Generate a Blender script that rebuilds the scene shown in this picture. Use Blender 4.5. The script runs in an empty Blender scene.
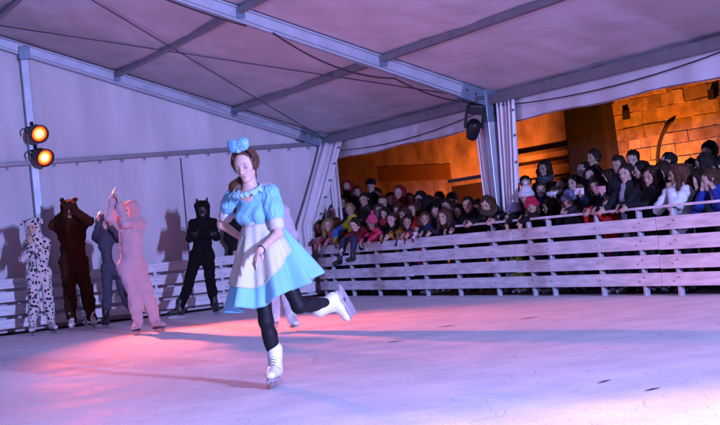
import bpy, bmesh, math, random
import numpy as np
from mathutils import Vector, Matrix
random.seed(7); np.random.seed(7)
R = math.radians
scene = bpy.context.scene
C = scene.collection

# ------------------------------------------------------------------ camera, world, light, exposure
cam_d = bpy.data.cameras.new('camera'); cam = bpy.data.objects.new('camera', cam_d); C.objects.link(cam)
cam_d.sensor_width = 36.0; cam_d.lens = 36.0*1341.7/720; cam_d.clip_start = 0.05; cam_d.clip_end = 500
rt, up, fw = Vector((0.88828, -0.44803, -0.10112)), Vector((0.08381, -0.05836, 0.99477)), Vector((0.45159, 0.89211, 0.01429))
m3 = Matrix((rt, up, -fw)).transposed()
cam.matrix_world = Matrix.Translation((-9.835, -20.511, 1.0)) @ m3.to_4x4()
scene.camera = cam

world = bpy.data.worlds.new('World'); scene.world = world; world.use_nodes = True
wn = world.node_tree.nodes; wl = world.node_tree.links
sky = wn.new('ShaderNodeTexSky'); sky.sky_type = 'NISHITA'; sky.sun_disc = False
scene.cycles.use_adaptive_sampling = True; scene.cycles.adaptive_threshold = .02
sky.sun_elevation = R(-4); sky.sun_rotation = R(200)
wl.new(sky.outputs[0], wn['Background'].inputs[0]); wn['Background'].inputs[1].default_value = 0.06

scene.view_settings.view_transform = 'Standard'; scene.view_settings.look = 'None'
scene.view_settings.exposure = 0.0; scene.view_settings.gamma = 1.0
try: scene.view_settings.use_curve_mapping = False
except Exception: pass
scene.render.engine = 'CYCLES'
scene.cycles.use_denoising = True
scene.cycles.max_bounces = 5; scene.cycles.diffuse_bounces = 3; scene.cycles.glossy_bounces = 3
scene.cycles.caustics_reflective = False; scene.cycles.caustics_refractive = False
scene.cycles.sample_clamp_indirect = 4.0

def spot(name, loc, target, energy, color, cone, blend=.4, radius=.1):
    d = bpy.data.lights.new(name, 'SPOT'); d.energy = energy; d.color = color
    d.spot_size = R(cone); d.spot_blend = blend; d.shadow_soft_size = radius
    o = bpy.data.objects.new(name, d); C.objects.link(o)
    o.location = loc; o.rotation_euler = (Vector(target)-Vector(loc)).to_track_quat('-Z', 'Y').to_euler()
    return o
# the rig at the near end of the tent: violet-blue wash lamps on the gable pole behind the photographer
BAY = 5.265; EAVE = 2.586; SL = .3464; HALF = 9.86; LEN = 5*BAY
spot('blue_wash', (-4.85, -25.8, 3.0), (-4.0, -6, 1.0), 8600, (.32, .46, 1.0), 62, .7, .08)
spot('violet_wash', (-4.95, -25.8, 2.3), (-2.8, -8, 2.9), 10500, (.39, .35, 1.0), 72, .7, .08)
# added blue fill light on the far long side, brightening the boards, the crowd and the roof above them
spot('side_fill', (-14.5, -7.6, 2.0), (-1.0, -6.6, 2.1), 1900, (.30, .36, 1.0), 62, .6, .10)
# added overhead fill brightening the near ice, aimed clear of the skater
spot('ice_fill', (-9.2, -19.4, 4.6), (-7.7, -14.6, 0), 1250, (.54, .42, 1.0), 50, 1.0, .15)
# the warm white lamp whose pool falls on the ice at the lower right
spot('warm_wash', (-.4, -17.6, 2.5), (-6.3, -16.5, 0), 4000, (1.0, .50, .14), 40, .9, .12)
# street flood lamps at the foot of the old building outside
spot('flood_lamp', (4.75, -1.5, .4), (6.1, -.9, 2.5), 1000, (1.0, .21, .01), 130, .6, .15)
spot('flood_lamp', (5.6, 6.6, .4), (8.2, 8.6, 2.6), 1250, (1.0, .20, .03), 150, .6, .15)

# ------------------------------------------------------------------ materials
MATS = {}
def mat(name, col, rough=.6, metal=0., bump=0., bscale=40., var=0., vscale=6., spec=.4, emit=None, sheen=0., trans=0., stretch=None, coat=0.):
    if name in MATS: return MATS[name]
    m = bpy.data.materials.new(name); m.use_nodes = True; MATS[name] = m
    n, l = m.node_tree.nodes, m.node_tree.links; b = n['Principled BSDF']
    b.inputs['Base Color'].default_value = (*col, 1); b.inputs['Roughness'].default_value = rough
    b.inputs['Metallic'].default_value = metal; b.inputs['Specular IOR Level'].default_value = spec
    if sheen: b.inputs['Sheen Weight'].default_value = sheen
    if coat: b.inputs['Coat Weight'].default_value = coat
    if emit: b.inputs['Emission Color'].default_value = (*emit[0], 1); b.inputs['Emission Strength'].default_value = emit[1]
    tc = n.new('ShaderNodeTexCoord'); src = tc.outputs['Object']
    if stretch:
        mp = n.new('ShaderNodeMapping'); mp.inputs['Scale'].default_value = stretch; l.new(src, mp.inputs[0]); src = mp.outputs[0]
    if var:
        nz = n.new('ShaderNodeTexNoise'); nz.inputs['Scale'].default_value = vscale; nz.inputs['Detail'].default_value = 5; l.new(src, nz.inputs[0])
        mr = n.new('ShaderNodeMapRange'); mr.inputs[1].default_value = .3; mr.inputs[2].default_value = .7; mr.inputs[3].default_value = 1-var; mr.inputs[4].default_value = 1+var*.5
        l.new(nz.outputs[0], mr.inputs[0])
        mx = n.new('ShaderNodeMix'); mx.data_type = 'RGBA'; mx.blend_type = 'MULTIPLY'; mx.inputs[0].default_value = 1
        mx.inputs[6].default_value = (*col, 1); l.new(mr.outputs[0], mx.inputs[7]); l.new(mx.outputs[2], b.inputs['Base Color'])
    if bump:
        nb = n.new('ShaderNodeTexNoise'); nb.inputs['Scale'].default_value = bscale; nb.inputs['Detail'].default_value = 3; l.new(src, nb.inputs[0])
        bp = n.new('ShaderNodeBump'); bp.inputs['Strength'].default_value = min(1, bump); bp.inputs['Distance'].default_value = .02*max(1, bump)
        l.new(nb.outputs[0], bp.inputs['Height']); l.new(bp.outputs[0], b.inputs['Normal'])
    if trans:
        tr = n.new('ShaderNodeBsdfTranslucent'); tr.inputs[0].default_value = (*col, 1)
        ms = n.new('ShaderNodeMixShader'); ms.inputs[0].default_value = trans
        l.new(b.outputs[0], ms.inputs[1]); l.new(tr.outputs[0], ms.inputs[2]); l.new(ms.outputs[0], n['Material Output'].inputs[0])
    return m

def skin_mat():
    m = bpy.data.materials.new('skin'); m.use_nodes = True; n, l = m.node_tree.nodes, m.node_tree.links; b = n['Principled BSDF']
    a = n.new('ShaderNodeAttribute'); a.attribute_name = 'tint'; l.new(a.outputs['Color'], b.inputs['Base Color'])
    b.inputs['Roughness'].default_value = .48; b.inputs['Specular IOR Level'].default_value = .4
    b.inputs['Subsurface Weight'].default_value = .12; b.inputs['Subsurface Radius'].default_value = (.012, .005, .003); b.inputs['Subsurface Scale'].default_value = 1.
    tc = n.new('ShaderNodeTexCoord'); nz = n.new('ShaderNodeTexNoise'); nz.inputs['Scale'].default_value = 150; nz.inputs['Detail'].default_value = 4; l.new(tc.outputs['Object'], nz.inputs[0])
    bp = n.new('ShaderNodeBump'); bp.inputs['Strength'].default_value = .18; bp.inputs['Distance'].default_value = .004; l.new(nz.outputs[0], bp.inputs['Height']); l.new(bp.outputs[0], b.inputs['Normal'])
    return m
SKIN = skin_mat()

def ice_mat():
    m = bpy.data.materials.new('ice'); m.use_nodes = True; n, l = m.node_tree.nodes, m.node_tree.links; b = n['Principled BSDF']
    tc = n.new('ShaderNodeTexCoord'); src = tc.outputs['Object']
    def noise(scale, detail=4, vec=src, dist=0.):
        z = n.new('ShaderNodeTexNoise'); z.inputs['Scale'].default_value = scale; z.inputs['Detail'].default_value = detail; z.inputs['Distortion'].default_value = dist; l.new(vec, z.inputs[0]); return z.outputs[0]
    def ramp(x, lo, hi, a=0., c=1.):
        r = n.new('ShaderNodeMapRange'); r.inputs[1].default_value = lo; r.inputs[2].default_value = hi; r.inputs[3].default_value = a; r.inputs[4].default_value = c; l.new(x, r.inputs[0]); return r.outputs[0]
    def math_(op, x, y):
        k = n.new('ShaderNodeMath'); k.operation = op
        for i, v in enumerate((x, y)):
            if isinstance(v, (int, float)): k.inputs[i].default_value = v
            else: l.new(v, k.inputs[i])
        return k.outputs[0]
    # skate cuts: thin contour lines of big warped noise fields, broken up by a second noise
    lines = None
    for i, (sc, w, ds) in enumerate(((.55, .0035, .6), (.8, .004, 1.1), (1.3, .005, .4), (.37, .0028, 1.6), (2.1, .006, .8), (1.7, .005, 1.4), (.95, .004, .2))):
        mp = n.new('ShaderNodeMapping'); mp.inputs['Location'].default_value = (i*7.3, i*3.1, 0); mp.inputs['Rotation'].default_value = (0, 0, i*1.1); l.new(src, mp.inputs[0])
        f = noise(sc, 1.2, mp.outputs[0], ds)
        k = math_('ABSOLUTE', math_('SUBTRACT', math_('FRACT', math_('MULTIPLY', f, 6.0), 0), .5), 0)
        ln = ramp(k, 0, w*5, 1, 0)
        br = ramp(noise(1.1+i*.4, 3, mp.outputs[0]), .45, .58)
        ln = math_('MULTIPLY', ln, br)
        lines = ln if lines is None else math_('MAXIMUM', lines, ln)
    frost = noise(2.3, 8); grit = noise(55, 6); fine = noise(160, 3)
    col = n.new('ShaderNodeMix'); col.data_type = 'RGBA'; col.inputs[6].default_value = (.74, .76, .80, 1); col.inputs[7].default_value = (.88, .88, .90, 1)
    l.new(ramp(frost, .35, .65), col.inputs[0])
    c2 = n.new('ShaderNodeMix'); c2.data_type = 'RGBA'; c2.inputs[7].default_value = (.36, .38, .46, 1)
    l.new(math_('MULTIPLY', lines, .36), c2.inputs[0]); l.new(col.outputs[2], c2.inputs[6])
    c3 = n.new('ShaderNodeMix'); c3.data_type = 'RGBA'; c3.blend_type = 'MULTIPLY'; c3.inputs[0].default_value = 1
    l.new(c2.outputs[2], c3.inputs[6]); l.new(ramp(grit, .3, .7, .88, 1.05), c3.inputs[7])
    l.new(c3.outputs[2], b.inputs['Base Color'])
    l.new(ramp(frost, .3, .7, .48, .7), b.inputs['Roughness']); b.inputs['Specular IOR Level'].default_value = .04; b.inputs['IOR'].default_value = 1.31
    h = math_('ADD', math_('MULTIPLY', grit, .5), math_('MULTIPLY', fine, .35)); h = math_('SUBTRACT', h, math_('MULTIPLY', lines, .3)); h = math_('ADD', h, math_('MULTIPLY', frost, .8))
    bp = n.new('ShaderNodeBump'); bp.inputs['Strength'].default_value = .55; bp.inputs['Distance'].default_value = .006; l.new(h, bp.inputs['Height']); l.new(bp.outputs[0], b.inputs['Normal'])
    return m
ICE = ice_mat()
M_TENT = mat('tent_fabric', (.73, .71, .75), .55, bump=.9, bscale=1.6, var=.16, vscale=1.1, trans=.12, stretch=(2.2, 1, .5))
M_ALU = mat('aluminium', (.42, .47, .54), .38, metal=.35, var=.15, vscale=5, bump=.05, bscale=80)
M_ALU2 = mat('dark_aluminium', (.22, .20, .22), .45, metal=.3, var=.15, vscale=8)
M_BRACKET = mat('steel_bracket', (.16, .22, .28), .45, metal=.5, var=.2)
M_WIRE = mat('steel_wire', (.10, .08, .10), .5, metal=.3)
M_CABLE = mat('cable_rubber', (.03, .015, .02), .6)
M_PLANK = mat('painted_plank', (.76, .76, .79), .5, bump=.3, bscale=14, var=.30, vscale=6, stretch=(.5, 1, 3))
M_GALV = mat('galvanised_post', (.50, .54, .60), .45, metal=.4, var=.15, vscale=30)
M_BLACK = mat('black_metal', (.012, .012, .014), .45, metal=.2)
M_RUBBER = mat('black_rubber', (.02, .02, .022), .7)
M_CURT = mat('curtain_fabric', (.76, .74, .76), .5, bump=.15, bscale=8, var=.05, trans=.10)
M_BOLT = mat('bolt', (.06, .05, .06), .5, metal=.6)
M_GROUND = mat('paving', (.07, .065, .06), .85, bump=.4, bscale=10, var=.3)
M_STONE = [mat('stone_%s' % k, c,   .9, bump=1.0, bscale=7, var=.42, vscale=4) for k, c in (('warm', (.34, .28, .20)), ('pale', (.44, .37, .28)), ('brown', (.24, .19, .13)), ('ochre', (.36, .27, .17)), ('sooty', (.22, .17, .12)))]
M_MORTAR = mat('mortar', (.36, .30, .21), .95, bump=.6, bscale=20, var=.2)
M_PLASTER = mat('old_plaster', (.48, .38, .34), .9, bump=.9, bscale=4, var=.5, vscale=1.6)
M_SHADE_OCHRE = mat('shade_ochre', (.24, .13, .05), .9, bump=.4, bscale=6, var=.2, vscale=3)  # shade where the blue spill is blocked, given as colour
M_DARKSHADE = mat('dark_and_shade_stone', (.014, .014, .018), .9, bump=.7, bscale=9, var=.3)  # dark arch rib, and the buttress's shade put into the colour
M_HOLE_SHADE = mat('hole_shade', (.012, .008, .006), .95)
M_DOOR = mat('dark_door', (.03, .02, .016), .7, var=.2)

# ------------------------------------------------------------------ object helpers
def link(o, parent=None):
    C.objects.link(o)
    if parent is not None: o.parent = parent
    return o
def tag(o, label=None, cat=None, group=None, kind=None):
    if label: o['label'] = label
    if cat: o['category'] = cat
    if group: o['group'] = group
    if kind: o['kind'] = kind
    return o
def empty(name, loc=(0, 0, 0), rz=0.):
    o = bpy.data.objects.new(name, None); C.objects.link(o); o.empty_display_size = .1
    o.location = loc; o.rotation_euler = (0, 0, rz); return o
class MB:
    """collects geometry, then links it as one mesh object"""
    def __init__(s): s.v = []; s.f = []
    def add(s, vs, fs):
        n = len(s.v); s.v += [tuple(p) for p in vs]; s.f += [tuple(i+n for i in q) for q in fs]; return s
    def box(s, lo, hi, M=None):
        x0, y0, z0 = lo; x1, y1, z1 = hi
        vs = [(x0,y0,z0),(x1,y0,z0),(x1,y1,z0),(x0,y1,z0),(x0,y0,z1),(x1,y0,z1),(x1,y1,z1),(x0,y1,z1)]
        if M: vs = [M @ Vector(p) for p in vs]
        return s.add(vs, [(0,3,2,1),(4,5,6,7),(0,1,5,4),(1,2,6,5),(2,3,7,6),(3,0,4,7)])
    def bar(s, p, q, w, h, up=(0, 0, 1)):
        """rectangular bar from p to q, w across, h along up"""
        p, q = Vector(p), Vector(q); d = (q-p).normalized(); sx = d.cross(Vector(up)).normalized()*w/2; uz = sx.cross(d).normalized()*h/2
        vs = [p-sx-uz, p+sx-uz, p+sx+uz, p-sx+uz, q-sx-uz, q+sx-uz, q+sx+uz, q-sx+uz]
        return s.add(vs, [(0,1,2,3),(7,6,5,4),(0,4,5,1),(1,5,6,2),(2,6,7,3),(3,7,4,0)])
    def tube(s, pts, r, seg=8, caps=True):
        pts = [Vector(p) for p in pts]; rings = []; n0 = None
        rs = r if isinstance(r, (list, tuple)) else [r]*len(pts)
        vs = []; fs = []
        for i, p in enumerate(pts):
            d = (pts[min(i+1, len(pts)-1)]-pts[max(i-1, 0)]).normalized()
            if n0 is None: n0 = d.orthogonal().normalized()
            n0 = (n0-d*n0.dot(d)).normalized(); b = d.cross(n0)
            vs += [p+(n0*math.cos(k*2*math.pi/seg)+b*math.sin(k*2*math.pi/seg))*rs[i] for k in range(seg)]
        for i in range(len(pts)-1):
            for k in range(seg):
                a, c = i*seg+k, i*seg+(k+1) % seg; fs.append((a, c, c+seg, a+seg))
        if caps: fs.append(tuple(range(seg))[::-1]); fs.append(tuple(range((len(pts)-1)*seg, len(pts)*seg)))
        return s.add(vs, fs)
    def grid(s, fn, nu, nv, closed_u=False):
        vs = [fn(i/(nu if closed_u else nu-1), j/(nv-1)) for j in range(nv) for i in range(nu)]; fs = []
        for j in range(nv-1):
            for i in range(nu if closed_u else nu-1):
                a, b = j*nu+i, j*nu+(i+1) % nu; fs.append((a, b, b+nu, a+nu))
        return s.add(vs, fs)
    def mesh(s, name, m, smooth=False):
        me = bpy.data.meshes.new(name); me.from_pydata(s.v, [], s.f); me.update()
        for k in (m if isinstance(m, (list, tuple)) else [m]): me.materials.append(k)
        if smooth: me.polygons.foreach_set('use_smooth', [True]*len(me.polygons))
        return me
    def build(s, name, m, parent=None, smooth=False, solid=0., sub=0, bevel=0.):
        o = link(bpy.data.objects.new(name, s.mesh(name, m, smooth)), parent)
        if solid: k = o.modifiers.new('thick', 'SOLIDIFY'); k.thickness = solid; k.offset = 0
        if sub: k = o.modifiers.new('sub', 'SUBSURF'); k.levels = sub; k.render_levels = sub
        if bevel: k = o.modifiers.new('bev', 'BEVEL'); k.width = bevel; k.segments = 2
        return o
def sag(p, q, drop, n=14):
    p, q = Vector(p), Vector(q); return [p.lerp(q, i/n)-Vector((0, 0, drop*4*(i/n)*(1-i/n))) for i in range(n+1)]
# ------------------------------------------------------------------ ground and ice
o = MB().box((-90, -90, -.30), (90, 90, -.012)).build('ground', M_GROUND); tag(o, kind='structure')
o = MB().box((-19.2, -25.9, -.010), (-.42, -.30, 0)).build('ice', ICE); tag(o, kind='structure')
# small dark gouges left in the ice
for k, (x, y, L, w, rz) in enumerate(((-5.19, -14.21, .15, .018, .35), (-5.28, -14.75, .13, .02, .15), (-2.6, -9.6, .22, .02, -.4), (-3.3, -9.2, .2, .02, -.3), (-4.3, -10.0, .16, .02, -.35))):
    b = MB(); n = 9
    b.add([(L*(i/n-.5), w*.5*math.sin(math.pi*i/n)*s, .003+.004*math.sin(math.pi*i/n)*(s > 0)) for s in (-1, 1) for i in range(n+1)], [(i, i+1, n+2+i, n+1+i) for i in range(n)])
    g = b.build('ice_gouge', M_RUBBER, o); g.location = (x, y, 0); g.rotation_euler = (0, 0, rz)

# ------------------------------------------------------------------ the tent
tent = empty('marquee_tent', (0, 0, 0)); tag(tent, 'white marquee tent with aluminium frame spanning the whole ice rink', 'tent')
FR = [0, -BAY, -11.1, -16.3, -21.6, -LEN]
def roofz(x): return EAVE+SL*(-x if x > -HALF else 2*HALF+x)
def roof_panel(x0, x1, y0, y1):
    def fn(u, v):
        x = x0+(x1-x0)*u; y = y0+(y1-y0)*v
        s = math.sin(math.pi*v)
        return (x, y, roofz(x)+.115-.07*s*math.sin(math.pi*u)+.012*math.sin(5*x+3*math.sin(y*1.3))*s+.008*math.sin(9*y+2*x)*s)
    return MB().grid(fn, 50, 26)
for i in range(5):
    for sx in (0, 1):
        roof_panel(*((.095, -HALF) if sx == 0 else (-HALF, -2*HALF-.095)), FR[i], FR[i+1]).build('roof_panel', M_TENT, tent, smooth=True)
def rafter(y, s=0):
    a, b = ((0, y, roofz(0)), (-HALF, y, roofz(-HALF))) if s == 0 else ((-HALF, y, roofz(-HALF)), (-2*HALF, y, roofz(0)))
    r = MB().bar(a, b, .11, .19, (0, 0, 1)).build('rafter', M_ALU, tent, bevel=.008)
    d = (Vector(b)-Vector(a)).normalized(); nrm = Vector((d.z, 0, -d.x)) if s == 0 else Vector((-d.z, 0, d.x))
    nrm = Vector((0, 1, 0)).cross(d).normalized()
    g = MB()
    for sy in (-1, 1):
        for off in (-.062, .062):
            o = Vector((0, sy*.0575, 0))+nrm*off; g.bar(Vector(a)+o, Vector(b)+o, .004, .012, nrm)
    g.build('keder_groove', M_ALU2, r)
    return r
for i in range(6):
    for s in (0, 1):
        rafter(FR[i], s)
# purlins: the eave pair and those up the slope, bay by bay
PS = (1.60, 3.51, 5.56, 7.55, HALF)
for i in range(5):
    y0, y1 = FR[i]-.06, FR[i+1]+.06
    for s in PS:
        for sx in ((0, 1) if s < HALF else (0,)):
            x = -s if sx == 0 else -2*HALF+s; z = roofz(x)+.045
            p = MB().bar((x, y0, z), (x, y1, z), .085, .085).build('purlin', M_ALU2, tent, bevel=.008)
            q = MB()
            for yy, sg in ((y0, -1), (y1, 1)):
                q.bar((x, yy+sg*.0, z-.03), (x, yy+sg*.03, z-.03), .10, .14)
            q.build('purlin_shoe', M_BRACKET, p)
    for x in (0, -2*HALF):
        MB().bar((x, y0, EAVE+.0), (x, y1, EAVE+.0), .13, .13).build('eave_purlin', M_ALU2, tent, bevel=.01)
# uprights
for i in range(6):
    for x in (0, -2*HALF):
        u = MB().bar((x, FR[i], 0), (x, FR[i], EAVE+.06), .12, .19, (1, 0, 0)).build('upright', M_ALU, tent, bevel=.008)
        k = MB().bar((x, FR[i], EAVE-.30), (x, FR[i], EAVE+.14), .135, .215, (1, 0, 0)); sg = -1 if x == 0 else 1
        k.bar((x+sg*.05, FR[i], EAVE+.01), (x+sg*.46, FR[i], EAVE+.01+SL*.41), .132, .215)
        k.build('corner_bracket', M_BRACKET, u, bevel=.01)
        bt = MB()
        for bz, bx in ((-.2, 0), (.02, 0), (.08, -.25*1), (.14, -.38)):
            for sy in (-1, 1):
                c0 = Vector((x+(bx if x == 0 else -bx), FR[i]+sy*.066, EAVE+bz)); bt.tube([c0, c0+Vector((0, sy*.014, 0))], .016, 6)
        tag(bt.build('bolt_heads', M_BOLT, u), kind='stuff')
# gable end wall of fabric, its crossbar and its poles
def gable(y, sg):
    for k in range(4):
        xa, xb = -k*HALF/2, -(k+1)*HALF/2
        def fn(u, v):
            x = xa+(xb-xa)*u; z = .02+(roofz(x)+.02-.02)*v
            w = .009*math.sin(7.3*x+3*math.sin(z*.9+x*2.1)+2*math.sin(x*.7))*(.3+.7*math.sin(math.pi*min(1, v)))+.005*math.sin(19*x+2.5*z+3*math.sin(3.7*x))+.006*math.sin(4*z-9*x)*max(0, math.sin(x*1.9+1))
            return (x, y+sg*(.09+w*.6), z)
        MB().grid(fn, 90, 26).build('gable_panel', M_TENT, tent, smooth=True)
    MB().bar((-.06, y, EAVE-.03), (-2*HALF+.06, y, EAVE-.03), .06, .07).build('gable_crossbar', M_ALU2, tent, bevel=.006)
    for k in range(1, 4):
        x = -k*HALF/2
        MB().bar((x, y-.002*sg, 0), (x, y-.002*sg, roofz(x)-.08), .08, .12, (1, 0, 0)).build('gable_pole', M_ALU, tent, bevel=.008)
        MB().bar((x, y-sg*.0, roofz(x)-.16), (x, y, roofz(x)+.05), .14, .17, (1, 0, 0)).build('pole_shoe', M_BRACKET, tent, bevel=.01)
    e = MB()
    for k in range(40):
        x = -.3-k*.36; e.bar((x, y-sg*.032, EAVE-.115), (x, y-sg*.032, EAVE-.06), .018, .012, (1, 0, 0))
    tag(e.build('lacing_loops', M_WIRE, tent), kind='stuff')
gable(0, 1); gable(-LEN, -1)
# a vertical lacing seam in the gable sheet and the far long side of the tent
sm = MB(); sm.tube([(-2.58, .06, .05), (-2.56, .055, 1.2), (-2.55, .06, 2.48)], .009, 6); sm.build('lacing_seam', M_WIRE, tent)
for i in range(5):
    MB().grid(lambda u, v: (-2*HALF-.09-.02*math.sin(u*60), -(i+u)*BAY, .02+v*(EAVE+.05)), 60, 6).build('side_panel', M_TENT, tent, smooth=True)
# the valance below the right-hand eave
for i in range(5):
    def vf(u, v):
        y = -(i+u)*BAY; return (.090+.012*math.sin(y*9)*v+.02*v, y, EAVE+.088-v*(.43+.012*math.sin(y*3.1)))
    MB().grid(vf, 50, 6).build('valance', M_TENT, tent, smooth=True)
    MB().tube([(.106+.012*math.sin(-(i+u/20)*BAY*9), -(i+u/20)*BAY, EAVE-.333-.012*math.sin(-(i+u/20)*BAY*3.1)) for u in range(21)], .007, 5).build('hem_rope', mat('hem_rope', (.16, .04, .04), .7), tent)
# wind bracing wires crossing in the far bay
s = 6.7
for a, b in (((0, -BAY+.08, EAVE+.02), (-s, -.08, roofz(-s)+.01)), ((0, -.08, EAVE+.02), (-s, -BAY+.08, roofz(-s)+.01))):
    MB().tube([a, b], .009, 6).build('bracing_wire', M_WIRE, tent)
# loose power cables hung under the frame: (points, label)
def cable(pts, label, r=.011):
    tag(MB().tube(pts, r, 6).build('power_cable', M_CABLE, None, True), label, 'cable', 'cables hung in the tent frame')
z2 = roofz(-2.75)
cable(sag((-3.1, -BAY-.06, roofz(-3.1)-.10), (-1.45, -BAY-.06, roofz(-1.45)-.16), .14)+sag((-1.45, -BAY-.06, roofz(-1.45)-.16), (-.3, -BAY-.07, EAVE-.03), .07)[1:], 'dark cable looping below the big slanting roof beam to the post top')
cable(sag((-4.9, -BAY-.07, roofz(-4.9)-.10), (-3.45, -BAY-.07, roofz(-3.45)-.13), .03), 'short dark cable tucked under the upper end of the slanting roof beam')
cable(sag((.0, -BAY-.2, EAVE-.10), (.0, -2*BAY, EAVE-.02), .13), 'thin cable sagging along the eave on the right of the curtained post', .008)
cable(sag((.0, -BAY+.2, EAVE-.12), (.0, -.2, EAVE-.18), .12), 'thin cable sagging along the eave left of the curtained post', .008)

# ------------------------------------------------------------------ rink fences of painted planks
ZR = ((.105, .245), (.295, .440), (.495, .645), (.697, .838))
def fence(label, P, D, N, joints, mids, rail_from, cat='fence'):
    """P(t) foot of the plank face at distance t, D along, N towards the ice"""
    f = empty('rink_fence', P(0)); tag(f, label, cat, 'plank fences round the rink'); base = Vector(P(0))
    D, N = Vector(D).normalized(), Vector(N).normalized(); rz = math.atan2(D.y, D.x)
    for (t0, t1) in zip(joints[:-1], joints[1:]):
        for (z0, z1) in ZR:
            j = [random.uniform(-.006, .006) for _ in range(3)]; L = t1-t0-.012
            pl = MB().box((0, -.012, z0), (L, .012, z1)).build('plank', M_PLANK, f, bevel=.004)
            pl.location = D*(t0+.006)+Vector((0, 0, j[0])); pl.rotation_euler = (0, j[1]*.5, rz)
            bl = MB()
            for tt in mids:
                if t0 < tt < t1:
                    for q in ((0,) if abs(tt-t0) > .4 and abs(tt-t1) > .4 else (-.07, .07)):
                        x = min(L-.03, max(.03, tt-t0+q*.6)); zz = (z0+z1)/2+q*.3
                        sgn = -1 if (Vector((0, -1, 0)).dot(Vector((N.dot(D), N.dot(Vector((-D.y, D.x, 0))), 0))) > 0) else 1
                        bl.box((x-.006, min(sgn*.0125, sgn*.018), zz-.006), (x+.006, max(sgn*.0125, sgn*.018), zz+.006))
            if bl.v: tag(bl.build('bolts', M_BOLT, pl), kind='stuff')
    for tt in mids:
        po = MB().box((-.024, -.026, -.012), (.024, .026, .93 if tt > rail_from else .84)).build('post', M_GALV, f, bevel=.003)
        po.location = D*tt-N*.040; po.rotation_euler = (0, 0, rz)
    if rail_from < joints[-1]:
        a = base+D*rail_from-N*.02; b = base+D*joints[-1]-N*.02
        MB().bar(a-base+Vector((0, 0, .945)), b-base+Vector((0, 0, .945)), .075, .028).build('top_rail', M_PLANK, f, bevel=.005)
    return f
DS = Vector((.021, 1, 0)).normalized()*-1
side_j = [0, .55, 3.35, 6.10, 8.95, 11.75, 14.5, 17.3, 20.1, 22.9]
side_m = [.12, .5, 1.2, 2.12, 3.07, 3.65, 4.58, 5.58, 6.42, 6.86, 7.85, 8.62, 9.2, 10.3, 11.45, 12.05, 13.1, 14.2, 14.8, 15.9, 17.0, 17.6, 18.7, 19.8]
fence('long white plank fence in front of the watching crowd', lambda t: (-.465, -.30, 0), (-.021, -1, 0), (-1, .021, 0), side_j, side_m, 4.7)
gj = [0, 1.35, 4.1, 6.85, 9.6, 12.35, 15.1, 17.85]; gm = [.3, 1.1, 1.6, 2.7, 3.85, 4.35, 5.5, 6.6, 7.1, 8.2, 9.35, 9.85, 11, 12.1, 12.6, 14, 15.3, 16.6]
fence('white plank fence behind the costumed skaters along the tent end wall', lambda t: (-.62, -.42, 0), (-1, 0, 0), (0, -1, 0), gj, gm, 99)
# scraped-up snow lying along the foot of the long fence
# ------------------------------------------------------------------ curtains
def curtain(name_pts, label, folds, amp, nu=70, nv=24, parent=None):
    """name_pts(v) -> (start, end) of the gathered cloth at height fraction v"""
    def fn(u, v):
        a, b = name_pts(v); a, b = Vector(a), Vector(b); d = b-a; n = Vector((-d.y, d.x, 0)); n = n.normalized() if n.length > 1e-6 else Vector((1, 0, 0))
        ph = folds*2*math.pi*u+.7*math.sin(3*v+5*u)
        return a.lerp(b, u)+n*amp*(math.sin(ph)+.35*math.sin(2.3*ph+2*v))*(.55+.45*v)
    o = MB().grid(fn, nu, nv).build('curtain', M_CURT, None, True, solid=.004)
    return tag(o, label, 'curtain', 'gathered sidewall curtains')
def eyelets(cur, pts):
    for p in pts:
        e = MB().tube([Vector(p)+Vector((0, 0, 0)), Vector(p)+Vector((-.012, -.02, 0))], .018, 8).build('eyelet', M_BOLT, cur)
c1 = curtain(lambda v: ((.02-.10*v*v, -BAY-.12, .1+2.42*(1-v)), (.0-.06*v, -BAY-.60+.16*v, .1+2.42*(1-v))), 'pale gathered curtain on the right side of the lamp post', 5, .055, 110)
eyelets(c1, [(-.03, -BAY-.58, 2.38), (-.035, -BAY-.57, 2.05), (-.04, -BAY-.55, 1.70)])
c2 = curtain(lambda v: ((.0-.04*v, -BAY+.42-.20*v, .1+2.2*(1-v)), (-.04, -BAY+.11, .1+2.2*(1-v))), 'narrow pale curtain hanging on the left side of the lamp post', 3.5, .045, 90)
def diag(v):
    t = min(1, v/.62)
    return ((-.10-.62*t, -.06-.06*t, 2.55-1.38*t-1.1*max(0, v-.62)), (.02-.42*t, -.64+.30*t, 2.52-1.34*t-1.1*max(0, v-.62)))
c3 = curtain(diag, 'pale eyeleted curtain tied back slantwise at the far corner of the tent', 2.2, .04)
eyelets(c3, [(-.02-.42*t, -.68+.30*t, 2.50-1.34*t) for t in (.06, .25, .45, .65, .85)])
c4 = curtain(lambda v: ((-.20+.03*v, -.10, 2.2-2.05*v), (.02, -.42+.05*v, 2.2-2.05*v)), 'pale curtain hanging straight behind the slanting one at the far corner', 3, .035)

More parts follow.
